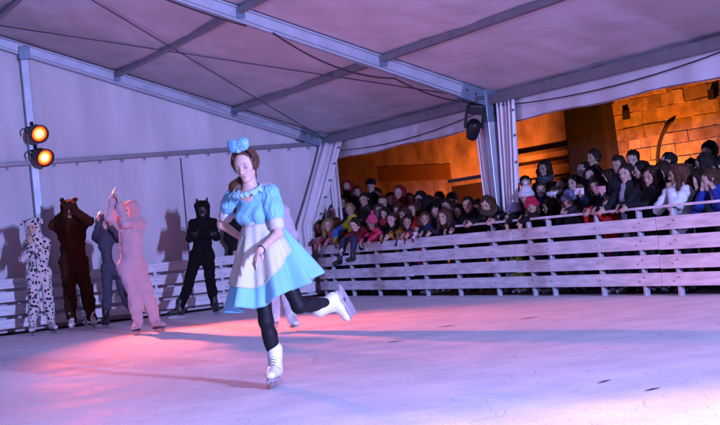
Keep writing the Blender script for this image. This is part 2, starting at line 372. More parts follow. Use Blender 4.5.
# ------------------------------------------------------------------ lamps
def par_lamp(loc, target, label, watts, cone):
    q = (Vector(target)-Vector(loc)).to_track_quat('-Z', 'Y')
    t = empty('stage_lamp', loc); t.rotation_mode = 'QUATERNION'; t.rotation_quaternion = q
    tag(t, label, 'stage lamp', 'glowing lamps on the pole'); t.scale = (1.15,)*3
    prof = [(.0, .17), (.05, .17), (.075, .14), (.095, .08), (.10, -.05), (.115, -.06), (.122, -.075), (.122, -.10), (.108, -.10), (.103, -.065)]
    b = MB(); n = 20
    b.grid(lambda u, v: (prof[int(round(v*(len(prof)-1)))][0]*math.cos(2*math.pi*u), prof[int(round(v*(len(prof)-1)))][0]*math.sin(2*math.pi*u), prof[int(round(v*(len(prof)-1)))][1]), n, len(prof), True)
    b.build('housing', M_BLACK, t, True)
    lm = bpy.data.materials.get('lamp_glow')
    if lm is None:
        lm = bpy.data.materials.new('lamp_glow'); lm.use_nodes = True; nn, ll = lm.node_tree.nodes, lm.node_tree.links
        tc = nn.new('ShaderNodeTexCoord'); vl = nn.new('ShaderNodeVectorMath'); vl.operation = 'LENGTH'; ll.new(tc.outputs['Object'], vl.inputs[0])
        cr = nn.new('ShaderNodeValToRGB'); e = cr.color_ramp.elements; e[0].position = 0.03; e[0].color = (1, .62, .24, 1); e[1].position = .098; e[1].color = (1, .05, .008, 1)
        cr.color_ramp.elements.new(.055).color = (1, .20, .03, 1)
        ll.new(vl.outputs['Value'], cr.inputs[0]); em = nn.new('ShaderNodeEmission'); ll.new(cr.outputs[0], em.inputs[0])
        mr = nn.new('ShaderNodeMapRange'); mr.inputs[1].default_value = .02; mr.inputs[2].default_value = .1; mr.inputs[3].default_value = 8; mr.inputs[4].default_value = 1.4; ll.new(vl.outputs['Value'], mr.inputs[0]); ll.new(mr.outputs[0], em.inputs[1])
        ll.new(em.outputs[0], nn['Material Output'].inputs[0])
    le = MB().grid(lambda u, v: (.103*v*math.cos(2*math.pi*u), .103*v*math.sin(2*math.pi*u), -.012*(1-v*v)), 24, 8, True).build('lens', lm, t, True); le.location = (0, 0, -.062)
    y = MB(); y.tube([(-.135, 0, .0), (-.135, .02, .12), (-.09, .03, .2), (0, .03, .215), (.09, .03, .2), (.135, .02, .12), (.135, 0, 0)], .011, 6); y.build('yoke', M_BLACK, t, True)
    MB().tube([(0, .03, .2), (0, .09, .25)], .02, 6).build('clamp', M_BLACK, t)
    d = bpy.data.lights.new('lamp_beam', 'SPOT'); d.energy = watts; d.color = (1, .15, .10); d.spot_size = R(cone); d.spot_blend = 1.0; d.shadow_soft_size = .07
    L = bpy.data.objects.new('lamp_beam', d); C.objects.link(L); L.parent = t; L.location = (0, 0, -.115)
    return t
PX = -HALF/2
par_lamp((PX+.02, -.33, 2.98), (-4.3, -9.0, .0), 'upper of the two glowing orange lamps on the gable pole', 3000, 48)
par_lamp((PX+.06, -.33, 2.62), (-3.7, -7.2, .0), 'lower of the two glowing orange lamps on the gable pole', 3900, 42)
# the unlit black moving head hung at the top of the lamp post
mh = empty('moving_head_lamp', (-.26, -BAY+.02, 2.33)); tag(mh, 'unlit black stage lamp clamped at the top of the curtained post', 'stage lamp')
mh.rotation_euler = (R(20), R(8), R(-20)); mh.scale = (.92,)*3
MB().box((-.11, -.09, .10), (.11, .09, .24)).build('base_box', M_BLACK, mh, bevel=.015)
MB().tube([(0, 0, .24), (0, .02, .32), (.12, .03, .34)], .022, 6).build('clamp', M_BLACK, mh)
for s in (-1, 1): MB().box((s*.125-.016, -.05, -.12), (s*.125+.016, .05, .20)).build('yoke_arm', M_BLACK, mh, bevel=.01)
hd = MB(); pr = [(0, .10), (.07, .10), (.10, .06), (.105, -.06), (.085, -.15), (.082, -.19), (0, -.185)]
hd.grid(lambda u, v: (pr[int(round(v*6))][0]*math.cos(2*math.pi*u), pr[int(round(v*6))][0]*math.sin(2*math.pi*u), pr[int(round(v*6))][1]), 16, 7, True)
h = hd.build('head', M_BLACK, mh, True); h.location = (0, 0, -.10); h.rotation_euler = (R(20), 0, 0)
ln = MB().tube([(0, 0, -.192), (0, 0, -.194)], .07, 14).build('lens', mat('dark_glass', (.02, .02, .03), .08, spec=.8), h)

# ------------------------------------------------------------------ the old stone building outside
bld = empty('stone_building', (6, -3, 0)); tag(bld, 'old stone building lit orange behind the crowd', 'building')
def bpart(b, name, m, **k):
    o = b.build(name, m, bld, **k); o.location = (-6, 3, 0); return o
w = MB().box((6.015, -14, -.2), (7.2, 1.15, 8)); bpart(w, 'ashlar_wall', M_MORTAR)
# coursed ashlar blocks
z = .55; ci = 0; blocks = {}
while z < 3.9:
    h_ = random.choice((.20, .24, .22, .27)); y = 1.1-random.uniform(0, .2)
    yy = 1.12
    while yy > -6.5:
        L = random.uniform(.28, .72); y0 = max(yy-L, -6.6)
        hole = (abs(z+h_/2-2.83) < .16 and (y0 < -.57 < yy)) or (abs(z+h_/2-2.84) < .16 and (y0 < -2.95 < yy))
        d = random.uniform(0, .022)
        if not hole or True:
            key = None
            b = MB().box((6.0-d, y0+.004, z+.004), (6.12, yy-.004, z+h_-.004))
            vs = [Vector(p) for p in b.v]
            b.v = [(p.x, p.y+random.uniform(-.014, .014), p.z+random.uniform(-.011, .011)) for p in vs]
            bpart(b, 'stone_block', random.choice(M_STONE), bevel=.008)
        yy = y0
    z += h_; ci += 1
for y_, z_ in ((-.60, 2.66), (-2.95, 2.72)):
    bpart(MB().box((5.93, y_-.075, z_-.085), (5.99, y_+.075, z_+.085)), 'putlog_hole_shade', M_HOLE_SHADE)  # dark slab on the wall: shade inside the hole put in as colour
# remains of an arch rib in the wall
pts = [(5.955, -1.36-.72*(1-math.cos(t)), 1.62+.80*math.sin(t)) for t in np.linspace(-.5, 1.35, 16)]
bpart(MB().tube(pts, [.034]*13+[.03, .022, .012], 8), 'arch_rib', M_DARKSHADE, smooth=True)
# buttress, its lack of light put into a near-black stone colour
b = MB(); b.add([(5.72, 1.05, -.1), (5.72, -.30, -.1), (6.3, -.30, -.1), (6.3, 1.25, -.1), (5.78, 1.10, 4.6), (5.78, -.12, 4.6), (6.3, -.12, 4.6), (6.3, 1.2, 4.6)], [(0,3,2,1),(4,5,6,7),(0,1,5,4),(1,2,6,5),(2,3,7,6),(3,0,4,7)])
bpart(b, 'buttress', M_DARKSHADE, bevel=.05)
# plastered wall further back with string courses, a band of shade put in as ochre colour and a dark doorway
bpart(MB().box((8.0, 2.4, -.2), (9, 26, 8)), 'plaster_wall', M_PLASTER)
for z0, z1, d in ((2.36, 2.44, .16), (2.06, 2.16, .12), (1.72, 1.80, .09)):
    bpart(MB().box((8-d, 2.9, z0), (8.02, 7.2, z1)), 'string_course', M_STONE[0], bevel=.015)
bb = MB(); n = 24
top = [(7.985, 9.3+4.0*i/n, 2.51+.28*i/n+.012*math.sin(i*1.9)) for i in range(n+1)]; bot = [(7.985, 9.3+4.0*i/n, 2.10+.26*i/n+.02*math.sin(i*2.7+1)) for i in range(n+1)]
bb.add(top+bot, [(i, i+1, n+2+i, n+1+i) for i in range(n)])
bpart(bb, 'shade_band', M_SHADE_OCHRE, solid=.012)
bpart(MB().box((7.9, 7.35, 0), (8.05, 9.2, 1.92)), 'door_leaf', M_DOOR)
fr = MB(); fr.box((7.86, 9.2, 0), (8.04, 9.36, 2.02)); fr.box((7.86, 7.2, 0), (8.04, 7.35, 2.02)); fr.box((7.861, 7.35, 1.92), (8.039, 9.2, 2.02)); bpart(fr, 'door_frame', M_STONE[2], bevel=.01)
# ------------------------------------------------------------------ figures: one continuous skin grown over limbs (smooth union of tapered limbs)
def V(*a): return np.array(a, float)
class Fig:
    def __init__(s): s.P = []; s.heads = []
    def add(s, a, b, ra, rb=None, m=0, k=.02, sq=(), sub=False):
        """tapered limb a->b; sq = ((axis, factor), ...) flattens it; m = material slot"""
        s.P.append((V(*a), V(*b), ra, ra if rb is None else rb, m, k, [(V(*n)/np.linalg.norm(n), f) for n, f in sq], sub)); return s
    def chain(s, pts, rs, m=0, k=.02, sq=()):
        for i in range(len(pts)-1): s.add(pts[i], pts[i+1], rs[i], rs[i+1], m, k, sq)
    def dist(s, p, q):
        a, b, ra, rb, m, k, sq, sub = q
        ba = b-a; L = ba@ba; d = p-a
        t = np.clip(d@ba/L, 0, 1) if L > 1e-10 else np.zeros(len(p))
        d = d-t[:, None]*ba
        for n, f in sq: d = d+np.outer(d@n*(1/f-1), n)
        return np.sqrt((d*d).sum(1))-(ra+(rb-ra)*t)
    def field(s, p, want_m=False):
        D = np.full(len(p), 9.); best = np.full(len(p), 9.); mi = np.zeros(len(p), int)
        for q in s.P:
            d = s.dist(p, q); k = q[5]
            if q[7]:
                h = np.clip(.5-.5*(D+d)/k, 0, 1); D = D*(1-h)-d*h+k*h*(1-h); continue
            h = np.clip(.5+.5*(D-d)/k, 0, 1); D = D*(1-h)+d*h-k*h*(1-h)
            if want_m: w = d < best; best = np.where(w, d, best); mi = np.where(w, q[4], mi)
        return (D, mi) if want_m else D
    def hull(s, seg=8, rings=3):
        vs = []; fs = []
        for a, b, ra, rb, m, k, sq, sub in s.P:
            if sub: continue
            ax = b-a; L = np.linalg.norm(ax); ax = ax/L if L > 1e-6 else V(0, 0, 1)
            e = np.cross(ax, V(1, 0, 0) if abs(ax[0]) < .8 else V(0, 1, 0)); e /= np.linalg.norm(e); g = np.cross(ax, e)
            prof = [(-math.cos(i*math.pi/2/rings), math.sin(i*math.pi/2/rings), 0) for i in range(rings+1)]+[(math.sin(i*math.pi/2/rings), math.cos(i*math.pi/2/rings), 1) for i in range(rings+1)]
            n0 = len(vs)
            for (h, r, end) in prof:
                rr = rb if end else ra; base = b if end else a
                for j in range(seg):
                    th = 2*math.pi*j/seg; q = ax*h*rr+(e*math.cos(th)+g*math.sin(th))*max(r, .02)*rr
                    for n, f in sq: q = q+n*(q@n)*(f-1)
                    vs.append(base+q)
            nr = len(prof)
            for i in range(nr-1):
                for j in range(seg):
                    x, y = n0+i*seg+j, n0+i*seg+(j+1) % seg; fs.append((x, y, y+seg, x+seg))
            fs.append(tuple(n0+j for j in range(seg))[::-1]); fs.append(tuple(n0+(nr-1)*seg+j for j in range(seg)))
        return vs, fs
    def surface(s, voxel, disp=None, it=3):
        vs, fs = s.hull()
        me = bpy.data.meshes.new('tmp'); me.from_pydata([tuple(v) for v in vs], [], fs); me.update()
        o = bpy.data.objects.new('tmp', me); C.objects.link(o)
        md = o.modifiers.new('r', 'REMESH'); md.mode = 'VOXEL'; md.voxel_size = voxel
        dg = bpy.context.evaluated_depsgraph_get(); dg.update()
        out = bpy.data.meshes.new_from_object(o.evaluated_get(dg)); bpy.data.objects.remove(o); bpy.data.meshes.remove(me)
        n = len(out.vertices); co = np.empty(n*3); out.vertices.foreach_get('co', co); co = co.reshape(-1, 3)
        ne = len(out.edges); ed = np.empty(ne*2, int); out.edges.foreach_get('vertices', ed); ed = ed.reshape(-1, 2)
        ei = np.concatenate([ed[:, 0], ed[:, 1]]); ej = np.concatenate([ed[:, 1], ed[:, 0]]); cnt = np.maximum(np.bincount(ei, minlength=n), 1)[:, None]
        def relax(c):
            acc = np.stack([np.bincount(ei, c[ej, k], len(c)) for k in range(3)], 1)
            return acc/cnt
        nrm = np.empty(n*3)
        for i in range(it):
            co = co*.45+relax(co)*.55
            out.vertices.foreach_set('co', co.ravel()); out.update(); out.vertex_normals.foreach_get('vector', nrm); nv = nrm.reshape(-1, 3)
            co = co-nv*np.clip(s.field(co), -voxel*1.5, voxel*1.5)[:, None]
        nrm = nv
        _, mv = s.field(co, True)
        if disp is not None: co = co+nrm*disp(co, mv)[:, None]
        out.vertices.foreach_set('co', co.ravel()); out.update()
        nf = len(out.polygons); fc = np.empty(nf*3); out.polygons.foreach_get('center', fc); fc = fc.reshape(-1, 3)
        _, mf = s.field(fc, True)
        return out, co, mf
def wob(p, s, seed=0.):
    """cheap smooth noise from -1 to 1"""
    x, y, z = p[:, 0]*s+seed, p[:, 1]*s+seed*1.7, p[:, 2]*s-seed
    return (np.sin(x*1.3+1.7*np.sin(y*.9+z*.6))+np.sin(y*1.7+1.3*np.sin(z*1.1-x*.7))+np.sin(z*1.5+1.9*np.sin(x*1.2+y*.5)))/3
def finish(out, mf, mats, name, parent, smooth=True):
    out.materials.clear()
    for m in mats: out.materials.append(m)
    out.polygons.foreach_set('material_index', np.minimum(mf, len(mats)-1).astype(np.int32))
    out.polygons.foreach_set('use_smooth', np.ones(len(out.polygons), bool)); out.name = name; out.update()
    return link(bpy.data.objects.new(name, out), parent)

def basis(yaw, pitch=0., roll=0.):
    """columns right, forward, up; yaw 0 looks along +y, positive turns to its left (ccw)"""
    return np.array((Matrix.Rotation(yaw, 3, 'Z') @ Matrix.Rotation(pitch, 3, 'X') @ Matrix.Rotation(roll, 3, 'Y')))
def head_prims(F, c, B, hh, m=0, neck=None, nr=.05, child=False, fine=False, nm=None):
    def h(x, y, z): return c+B@(V(x, y, z)*hh)
    X, Y, Z = B[:, 0], B[:, 1], B[:, 2]
    if neck is not None:
        F.add(h(0, -.10, -.20), neck, nr, nr*1.12, m if nm is None else nm, .012 if fine else .02)
    F.add(h(0, -.07, .14), h(0, -.03, .13), .345*hh, .345*hh, m, .04*hh, ((X, .96), (Y, 1.08)))
    F.add(h(0, .08, .04), h(0, .135, -.22), .285*hh, .185*hh, m, .10*hh, ((X, .97),))          # face
    F.add(h(0, .13, -.22), h(0, .185, -.35), .185*hh, .115*hh, m, .08*hh, ((X, 1.08),))          # jaw
    F.add(h(-.03, .235, -.405), h(.03, .235, -.405), .075*hh, None, m, .06*hh)                   # chin
    for s in (-1, 1):
        F.add(h(s*.17, .02, -.24), h(s*.06, .18, -.38), .085*hh, .07*hh, m, .07*hh)               # jaw line
        F.add(h(s*.16, .19, -.07), h(s*.12, .20, -.16), .105*hh if not child else .125*hh, .085*hh, m, .09*hh)
        F.add(h(s*.325, -.06, -.08), h(s*.345, -.08, .04), .04*hh, .06*hh, m, .02*hh, ((X, .45),))
    F.add(h(-.14, .295, .105), h(.14, .295, .105), .055*hh, .055*hh, m, .07*hh)
    for s in (-1, 1):
        F.add(h(s*.145, .43, .035), h(s*.17, .42, .03), .085*hh, .085*hh, m, .05*hh, (), True)
        F.add(h(s*.14, .283, .015), h(s*.155, .28, .015), .064*hh, .062*hh, m, .012*hh)
    F.add(h(0, .335, .06), h(0, .415, -.115), .028*hh, .040*hh, m, .035*hh)
    F.add(h(0, .41, -.135), h(0, .412, -.138), .042*hh, None, m, .02*hh)
    for s in (-1, 1): F.add(h(s*.045, .365, -.150), h(s*.05, .35, -.150), .030*hh, .028*hh, m, .02*hh)
    F.add(h(-.075, .282, -.262), h(.075, .282, -.262), .028*hh, .028*hh, m, .03*hh); F.add(h(-.025, .305, -.262), h(.025, .305, -.262), .022*hh, None, m, .03*hh)
    F.add(h(-.05, .286, -.303), h(.05, .286, -.303), .032*hh, .032*hh, m, .025*hh)
    F.heads.append((c, B, hh))
def face_paint(co, heads, skin, brow=(.05, .03, .02), lip=(.50, .17, .16), closed=False, iris=(.03, .02, .015), shadow=None, browk=.85, sock=.75):
    col = np.tile(V(*skin), (len(co), 1)); col *= (1+.05*wob(co, 35))[:, None]
    def mix(mask, c): nonlocal col; col = col*(1-mask[:, None])+V(*c)*mask[:, None]
    def blob(x, z, cx, cz, rx, rz, soft=.35): return np.clip((1-np.sqrt(((x-cx)/rx)**2+((z-cz)/rz)**2))/soft, 0, 1)
    for c, B, hh in heads:
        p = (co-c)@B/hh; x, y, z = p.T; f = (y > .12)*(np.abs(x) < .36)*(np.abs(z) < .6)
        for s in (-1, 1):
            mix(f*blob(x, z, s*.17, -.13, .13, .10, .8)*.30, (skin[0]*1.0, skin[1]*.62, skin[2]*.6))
            mix(f*blob(x, z, s*.15, .03, .125, .075, .7)*sock, tuple(v*.45 for v in skin))  # eye-socket shade painted into the skin tint
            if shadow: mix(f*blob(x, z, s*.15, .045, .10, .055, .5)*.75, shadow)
            if closed: mix(f*blob(x, z, s*.15, -.018, .085, .018, .6), (.03, .02, .02))
            else:
                mix(f*blob(x, z, s*.15, .02, .070, .028, .5)*.9, tuple(v*.62 for v in skin)); mix(f*blob(x, z, s*.15, .02, .072, .048, .6)*.95, iris); mix(f*blob(x, z, s*.15, .046, .085, .016, .6)*.8, (.03, .02, .02))
            mix(f*blob(x, z, s*.155, .125, .10, .026, .8)*browk, brow)
        mix(f*blob(x, z, 0, -.283, .095, .052, .6)*.75, lip); mix(f*blob(x, z, 0, -.283, .09, .008, .8)*.7, tuple(v*.3 for v in lip))
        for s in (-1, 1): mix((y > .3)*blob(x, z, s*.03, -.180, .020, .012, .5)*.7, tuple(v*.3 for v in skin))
    return np.clip(col, 0, 1)
def set_tint(me, col):
    a = me.color_attributes.new('tint', 'FLOAT_COLOR', 'POINT'); a.data.foreach_set('color', np.concatenate([col, np.ones((len(col), 1))], 1).ravel().astype(np.float32))

def arm_ik(sh, hand, la, lb, hint):
    d = hand-sh; L = np.linalg.norm(d); Lm = min(L, (la+lb)*.999); u = d/L
    if L > Lm: hand = sh+u*Lm
    x = (la*la-lb*lb+Lm*Lm)/(2*Lm); h = math.sqrt(max(0, la*la-x*x)); n = hint-u*(hint@u); n /= np.linalg.norm(n)
    return sh+u*x+n*h, hand
def hand_prims(F, w, d, pn, s, m, r=.0085, curl=.35, mit=False, k=.008):
    """hand at wrist w pointing along d, palm facing pn, thumb on the side s (+1/-1 of d x pn)"""
    d = d/np.linalg.norm(d); pn = pn-d*(pn@d); pn /= np.linalg.norm(pn); sd = np.cross(d, pn)*s
    q = r/.0085
    F.add(w+d*.012, w+d*.065*q, .024*q, .030*q, m, .012, ((pn, .55),))
    if mit:
        F.add(w+d*.05, w+d*.13*q+pn*.02, .036*q, .026*q, m, .02, ((pn, .7),)); F.add(w+d*.04+sd*.02, w+d*.085*q+sd*.05*q, .018*q, .015*q, m, .015); return
    for i, (o, L, bl) in enumerate(((.024, .070, 0), (.008, .078, 0), (-.008, .072, 0), (-.023, .056, 0))):
        b = w+d*.078*q+sd*o*q; c1 = math.cos(curl*(.6+.15*i)); s1 = math.sin(curl*(.6+.15*i)); p1 = b+(d*c1+pn*s1)*L*.5*q
        c2 = math.cos(curl*2.0+.1*i); s2 = math.sin(curl*2.0+.1*i); p2 = p1+(d*c2+pn*s2)*L*.5*q
        F.add(b-d*.02, p1, r, r*.92, m, k); F.add(p1, p2, r*.92, r*.78, m, k)
    t0 = w+d*.025*q+sd*.022*q; t1 = t0+(d*.6+sd*.75+pn*.25)*.036*q; t2 = t1+(d*.92+sd*.2+pn*.3)*.030*q
    F.add(t0, t1, r*1.25, r*1.05, m, k); F.add(t1, t2, r*1.05, r*.85, m, k)
def limb_body(F, J, g, fdir, cl=(0, 0, 0), mats=(0, 1, 2, 3), bust=0., k=.05):
    """torso and limbs from joints J; cl = extra cloth on torso, arms, legs; mats = skin, top, trousers, shoe"""
    S, T, Lg, Sh = mats; f = V(*fdir); ct, ca, cg = cl
    hc = (J['hipL']+J['hipR'])/2; sc = (J['shL']+J['shR'])/2; w = hc*.55+sc*.45; ch = hc*.22+sc*.78
    F.add(J['hipL']*.9+J['hipR']*.1, J['hipR']*.9+J['hipL']*.1, .098*g+cg, None, Lg, k*.6, ((f, .95),))
    F.add(hc, w, .120*g+ct, .110*g+ct, T, k, ((f, .80),))
    F.add(w, ch, .108*g+ct, .128*g+ct, T, k, ((f, .78),))
    F.add(ch, sc*.96+hc*.04, .125*g+ct, .085*g+ct, T, k, ((f, .72),))
    F.add(J['shL'], J['shR'], .055*g+ca, None, T, k)
    F.add(sc, J['neck'], .085*g+ct*.6, .05*g, T, k*.8)
    if bust:
        up = (sc-hc)/np.linalg.norm(sc-hc); sd = np.cross(f, up)
        for s in (-1, 1): F.add(ch+f*.075*g+sd*s*.06*g-up*.03, ch+f*.08*g+sd*s*.062*g-up*.03, bust, None, T, .04)
    for s in 'LR':
        a, b, c = J['sh'+s], J['el'+s], J['wr'+s]
        F.add(a, b, .046*g+ca, .038*g+ca, T, .03); F.add(b, c, .039*g+ca, .026*g+ca*.9, T, .025)
        a, b, c = J['hip'+s], J['kn'+s], J['an'+s]
        F.add(a, b, .080*g+cg, .052*g+cg, Lg, .04); F.add(b, c, .053*g+cg, .036*g+cg, Lg, .03)
        cb = b*.68+c*.32-f*.018; F.add(cb, b*.5+c*.5-f*.012, .052*g+cg, .046*g+cg, Lg, .04)

def skate(parent, ank, toe, upv, boot_m, scale=1., laces=True, name='skate', shaft=True):
    """an ice skate: boot, sole, laces, blade; ank = ankle joint, toe = direction of the foot, upv = direction of the shin"""
    toe = V(*toe); toe /= np.linalg.norm(toe); upv = V(*upv); upv = upv-toe*(upv@toe); upv /= np.linalg.norm(upv); sd = np.cross(toe, upv)
    F = Fig()
    F.add((0, -.055, .115), (0, .035, .105), .043, .044, 0, .02); F.add((0, .035, .103), (0, .135, .095), .043, .034, 0, .02, (((0, 0, 1), .85),))
    F.add((0, -.058, .11), (0, -.05, .255), .044, .052, 0, .03); F.add((0, -.02, .16), (0, -.035, .25), .040, .045, 0, .03)
    F.add((0, .02, .15), (0, -.01, .245), .018, .02, 0, .02)
    me, co, mf = F.surface(.008, lambda p, m: .0012*wob(p, 60))
    bo = finish(me, mf, [boot_m], name, parent)
    M = Matrix(((sd[0], toe[0], upv[0]), (sd[1], toe[1], upv[1]), (sd[2], toe[2], upv[2]))).to_4x4()
    off = np.array(M.to_3x3()) @ V(0, -.05, .155)*scale
    bo.matrix_local = Matrix.Translation(Vector(V(*ank)-off)) @ M @ Matrix.Scale(scale, 4)
    s = MB(); n = 16
    def out(t): # sole outline half width along y
        y = -.095+.26*t; return y, .040*math.sin(math.pi*min(1, max(0, .06+t*.92)))**.35*(.78+.22*math.cos((t-.68)*3.2))
    pts = [out(i/n) for i in range(n+1)]
    ring = [(w, y) for y, w in pts]+[(-w, y) for y, w in pts[::-1]]
    vs = [(x, y, .070) for x, y in ring]+[(x*.97, y, .054) for x, y in ring]; N = len(ring)
    s.add(vs, [tuple(range(N)), tuple(range(2*N-1, N-1, -1))]+[(i, N+i, N+(i+1) % N, (i+1) % N) for i in range(N)])
    s.box((-.028, -.09, .040), (.028, -.02, .054)); s.build('sole', mat('sole_pale' if boot_m is M_BOOT else 'sole_dark', (.34, .32, .34) if boot_m is M_BOOT else (.03, .03, .03), .5), bo)
    b = MB(); pr_ = [(-.125, .012), (-.11, .003), (-.02, 0), (.09, 0), (.145, .006), (.165, .022), (.155, .034), (.115, .050), (.095, .054), (.03, .054), (.01, .026), (-.015, .026), (-.03, .040), (-.085, .040), (-.10, .022), (-.12, .022)]
    vs = [(x, y, z) for x in (-.002, .002) for y, z in pr_]; n = len(pr_)
    b.add(vs, [tuple(range(n))[::-1], tuple(range(n, 2*n))]+[(i, (i+1) % n, n+(i+1) % n, n+i) for i in range(n)]); b.build('blade', mat('blade_steel', (.55, .56, .6), .2, metal=.9), bo)
    if laces:
        l = MB()
        for i in range(7):
            z = .135+.017*i; y = .052-.0085*i-.0 if i else .06
            y = .062-.010*i; l.tube([(-.022, y-.006, z), (0, y+.006-.001*i, z+.008), (.022, y-.006, z)], .0026, 5)
        tag(l.build('laces', mat('lace_dark', (.10, .10, .14), .7), bo), kind='stuff')
    return bo

# ------------------------------------------------------------------ the skater in the blue dress
M_BLUE = mat('blue_satin', (.21, .54, .74), .66, bump=.12, bscale=60, var=.06, vscale=10, sheen=.2, spec=.25)
M_WHITE = mat('white_cotton', (.62, .62, .57), .75, bump=.25, bscale=34, var=.04)
M_TIGHTS = mat('black_tights', (.009, .009, .013), .6, bump=.08, spec=.25)
M_BOOT = mat('white_boot', (.80, .80, .80), .35, coat=.2, var=.05, vscale=20)
M_HAIR = mat('brown_hair', (.10, .040, .018), .42, bump=.35, bscale=110, var=.3, vscale=30, stretch=(1, 1, .12), spec=.6)
def bow_mat():
    m = bpy.data.materials.new('dotted_bow'); m.use_nodes = True; n, l = m.node_tree.nodes, m.node_tree.links; b = n['Principled BSDF']; b.inputs['Roughness'].default_value = .5
    tc = n.new('ShaderNodeTexCoord'); vo = n.new('ShaderNodeTexVoronoi'); vo.inputs['Scale'].default_value = 62; vo.inputs['Randomness'].default_value = .15; l.new(tc.outputs['Object'], vo.inputs[0])
    mr = n.new('ShaderNodeMapRange'); mr.inputs[1].default_value = .30; mr.inputs[2].default_value = .36; mr.inputs[3].default_value = 1; mr.inputs[4].default_value = 0; l.new(vo.outputs[0], mr.inputs[0])
    mx = n.new('ShaderNodeMix'); mx.data_type = 'RGBA'; mx.inputs[6].default_value = (.14, .42, .78, 1); mx.inputs[7].default_value = (.55, .70, .82, 1); l.new(mr.outputs[0], mx.inputs[0]); l.new(mx.outputs[2], b.inputs['Base Color']); return m
sk = empty('person', (-6.265, -11.929, 0), R(-22.59)); tag(sk, 'figure skater in a light blue dress with white apron and blue hair bow', 'person')
PHI = R(28); fd = V(-math.sin(PHI), -math.cos(PHI), 0); ld = V(math.cos(PHI), -math.sin(PHI), 0)   # facing, her left
J = dict(hipR=V(-.045, .03, .86), hipL=V(.085, .02, .87), knR=V(-.030, -.04, .455), anR=V(.004, .015, .155), knL=V(.205, .02, .530), anL=V(.425, .24, .525),
         shL=V(.085, -.055, 1.325), shR=V(-.165, .075, 1.325), neck=V(-.050, .0, 1.40), elL=V(.112, -.15, 1.045), wrL=V(-.020, -.345, .945), elR=V(-.270, .20, 1.15), wrR=V(-.12, .33, 1.02))
F = Fig(); limb_body(F, J, .92, fd, (0, -.004, 0), (0, 0, 1, 1), k=.05)
B = basis(math.pi-R(24), R(-15), R(5)); hc = V(-.064, -.025, 1.532)
head_prims(F, hc, B, .222, 0, J['neck'], .043, fine=True)
for s, dd in (('L', V(-.45, -.30, -.75)), ('R', V(.6, .3, -.6))):
    F.add(J['wr'+s], J['wr'+s]+dd/np.linalg.norm(dd)*.02, .025, .023, 0, .01)
    hand_prims(F, J['wr'+s], dd, V(.6, .4, -.5) if s == 'L' else V(0, -1, 0), 1 if s == 'L' else -1, 0, .0080, .30)
me, co, mf = F.surface(.0052, None, 4)
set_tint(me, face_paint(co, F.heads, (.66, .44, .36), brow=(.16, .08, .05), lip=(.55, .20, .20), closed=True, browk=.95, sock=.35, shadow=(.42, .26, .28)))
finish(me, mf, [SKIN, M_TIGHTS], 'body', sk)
# bodice
G = Fig(); hcn = (J['hipL']+J['hipR'])/2; scn = (J['shL']+J['shR'])/2; w = hcn*.55+scn*.45; ch = hcn*.22+scn*.78
wc = V(0, .01, 1.13)
G.add(wc, wc*.5+ch*.5+V(0, 0, .0), .106, .118, 0, .04, ((fd, .82),)); G.add(wc*.5+ch*.5, ch, .118, .128, 0, .04, ((fd, .80),)); G.add(ch, scn*.97+hcn*.03, .125, .088, 0, .04, ((fd, .76),))
G.add(J['shL']*.9+scn*.1, J['shR']*.9+scn*.1, .060, None, 0, .04)
for s in (-1, 1): G.add(ch+fd*.068+ld*s*.058-V(0, 0, .035), ch+fd*.075+ld*s*.060-V(0, 0, .04), .050, None, 0, .05)
G.add(J['neck']+fd*.06+V(0, 0, .02), J['neck']+fd*.11-V(0, 0, .055), .085, .075, 0, .01, (), True)
G.add(J['neck']+V(0, 0, .01), J['neck']+V(0, 0, .1), .078, .08, 0, .01, (), True)
me, co, mf = G.surface(.009, lambda p, m: .004*wob(p, 28)+.003*wob(p, 60, 2)+.0045*np.sin(p@(ld*1.0)*70+6*wob(p, 9))*(p[:, 2] < 1.30))
bod = finish(me, mf, [M_BLUE], 'dress_bodice', sk)
# neckline ruffle and its small bow
def ruf(u, v):
    t = 2*math.pi*u; c_ = J['neck']+fd*.045-V(0, 0, .030); d = ld*math.sin(t)*.090+fd*math.cos(t)*.093; k_ = 1+.30*v
    return c_+d*k_+V(0, 0, -.035*math.cos(t)-.020*v+.010*v*math.sin(17*t+2*math.sin(3*t))+.010*(1-v))
MB().grid(ruf, 140, 6, True).build('neck_ruffle', mat('pale_blue_trim', (.36, .64, .80), .6, bump=.2, bscale=60), bod, True, solid=.004)
# puff sleeves with white cuffs
for s, nm in (('L', 1), ('R', -1)):
    a, b = J['sh'+s], J['el'+s]; d = (b-a)/np.linalg.norm(b-a); Ls = np.linalg.norm(b-a); e = .66*Ls if s == 'L' else .5*Ls
    Q = Fig(); Q.add(a+d*.015+V(0, 0, .01), a+d*e*.55, .062, .068, 0, .03); Q.add(a+d*e*.55, a+d*e, .068, .048, 0, .03)
    ax = d; t1 = np.cross(ax, V(0, 0, 1) if abs(ax[2]) < .9 else V(1, 0, 0)); t1 /= np.linalg.norm(t1); t2 = np.cross(ax, t1)
    def dsp(p, m, a=a, t1=t1, t2=t2, ax=ax, e=e):
        q = p-a; th = np.arctan2(q@t2, q@t1); tt = np.clip((q@ax)/e, 0, 1); return .0055*np.sin(13*th+3*np.sin(5*tt+2*th))*(.25+np.abs(tt-.5)*1.6)+.005*wob(p, 34)+.003*wob(p, 70)
    me, co, mf = Q.surface(.008, dsp); sl = finish(me, mf, [M_BLUE], 'puff_sleeve', sk)
    c = MB(); c.tube([Vector(a+d*(e-.006)), Vector(a+d*(e+.012)), Vector(a+d*(e+.062)), Vector(a+d*(e+.070))], [.046, .054, .050, .046], 18); c.build('sleeve_cuff', M_WHITE, sl, True)
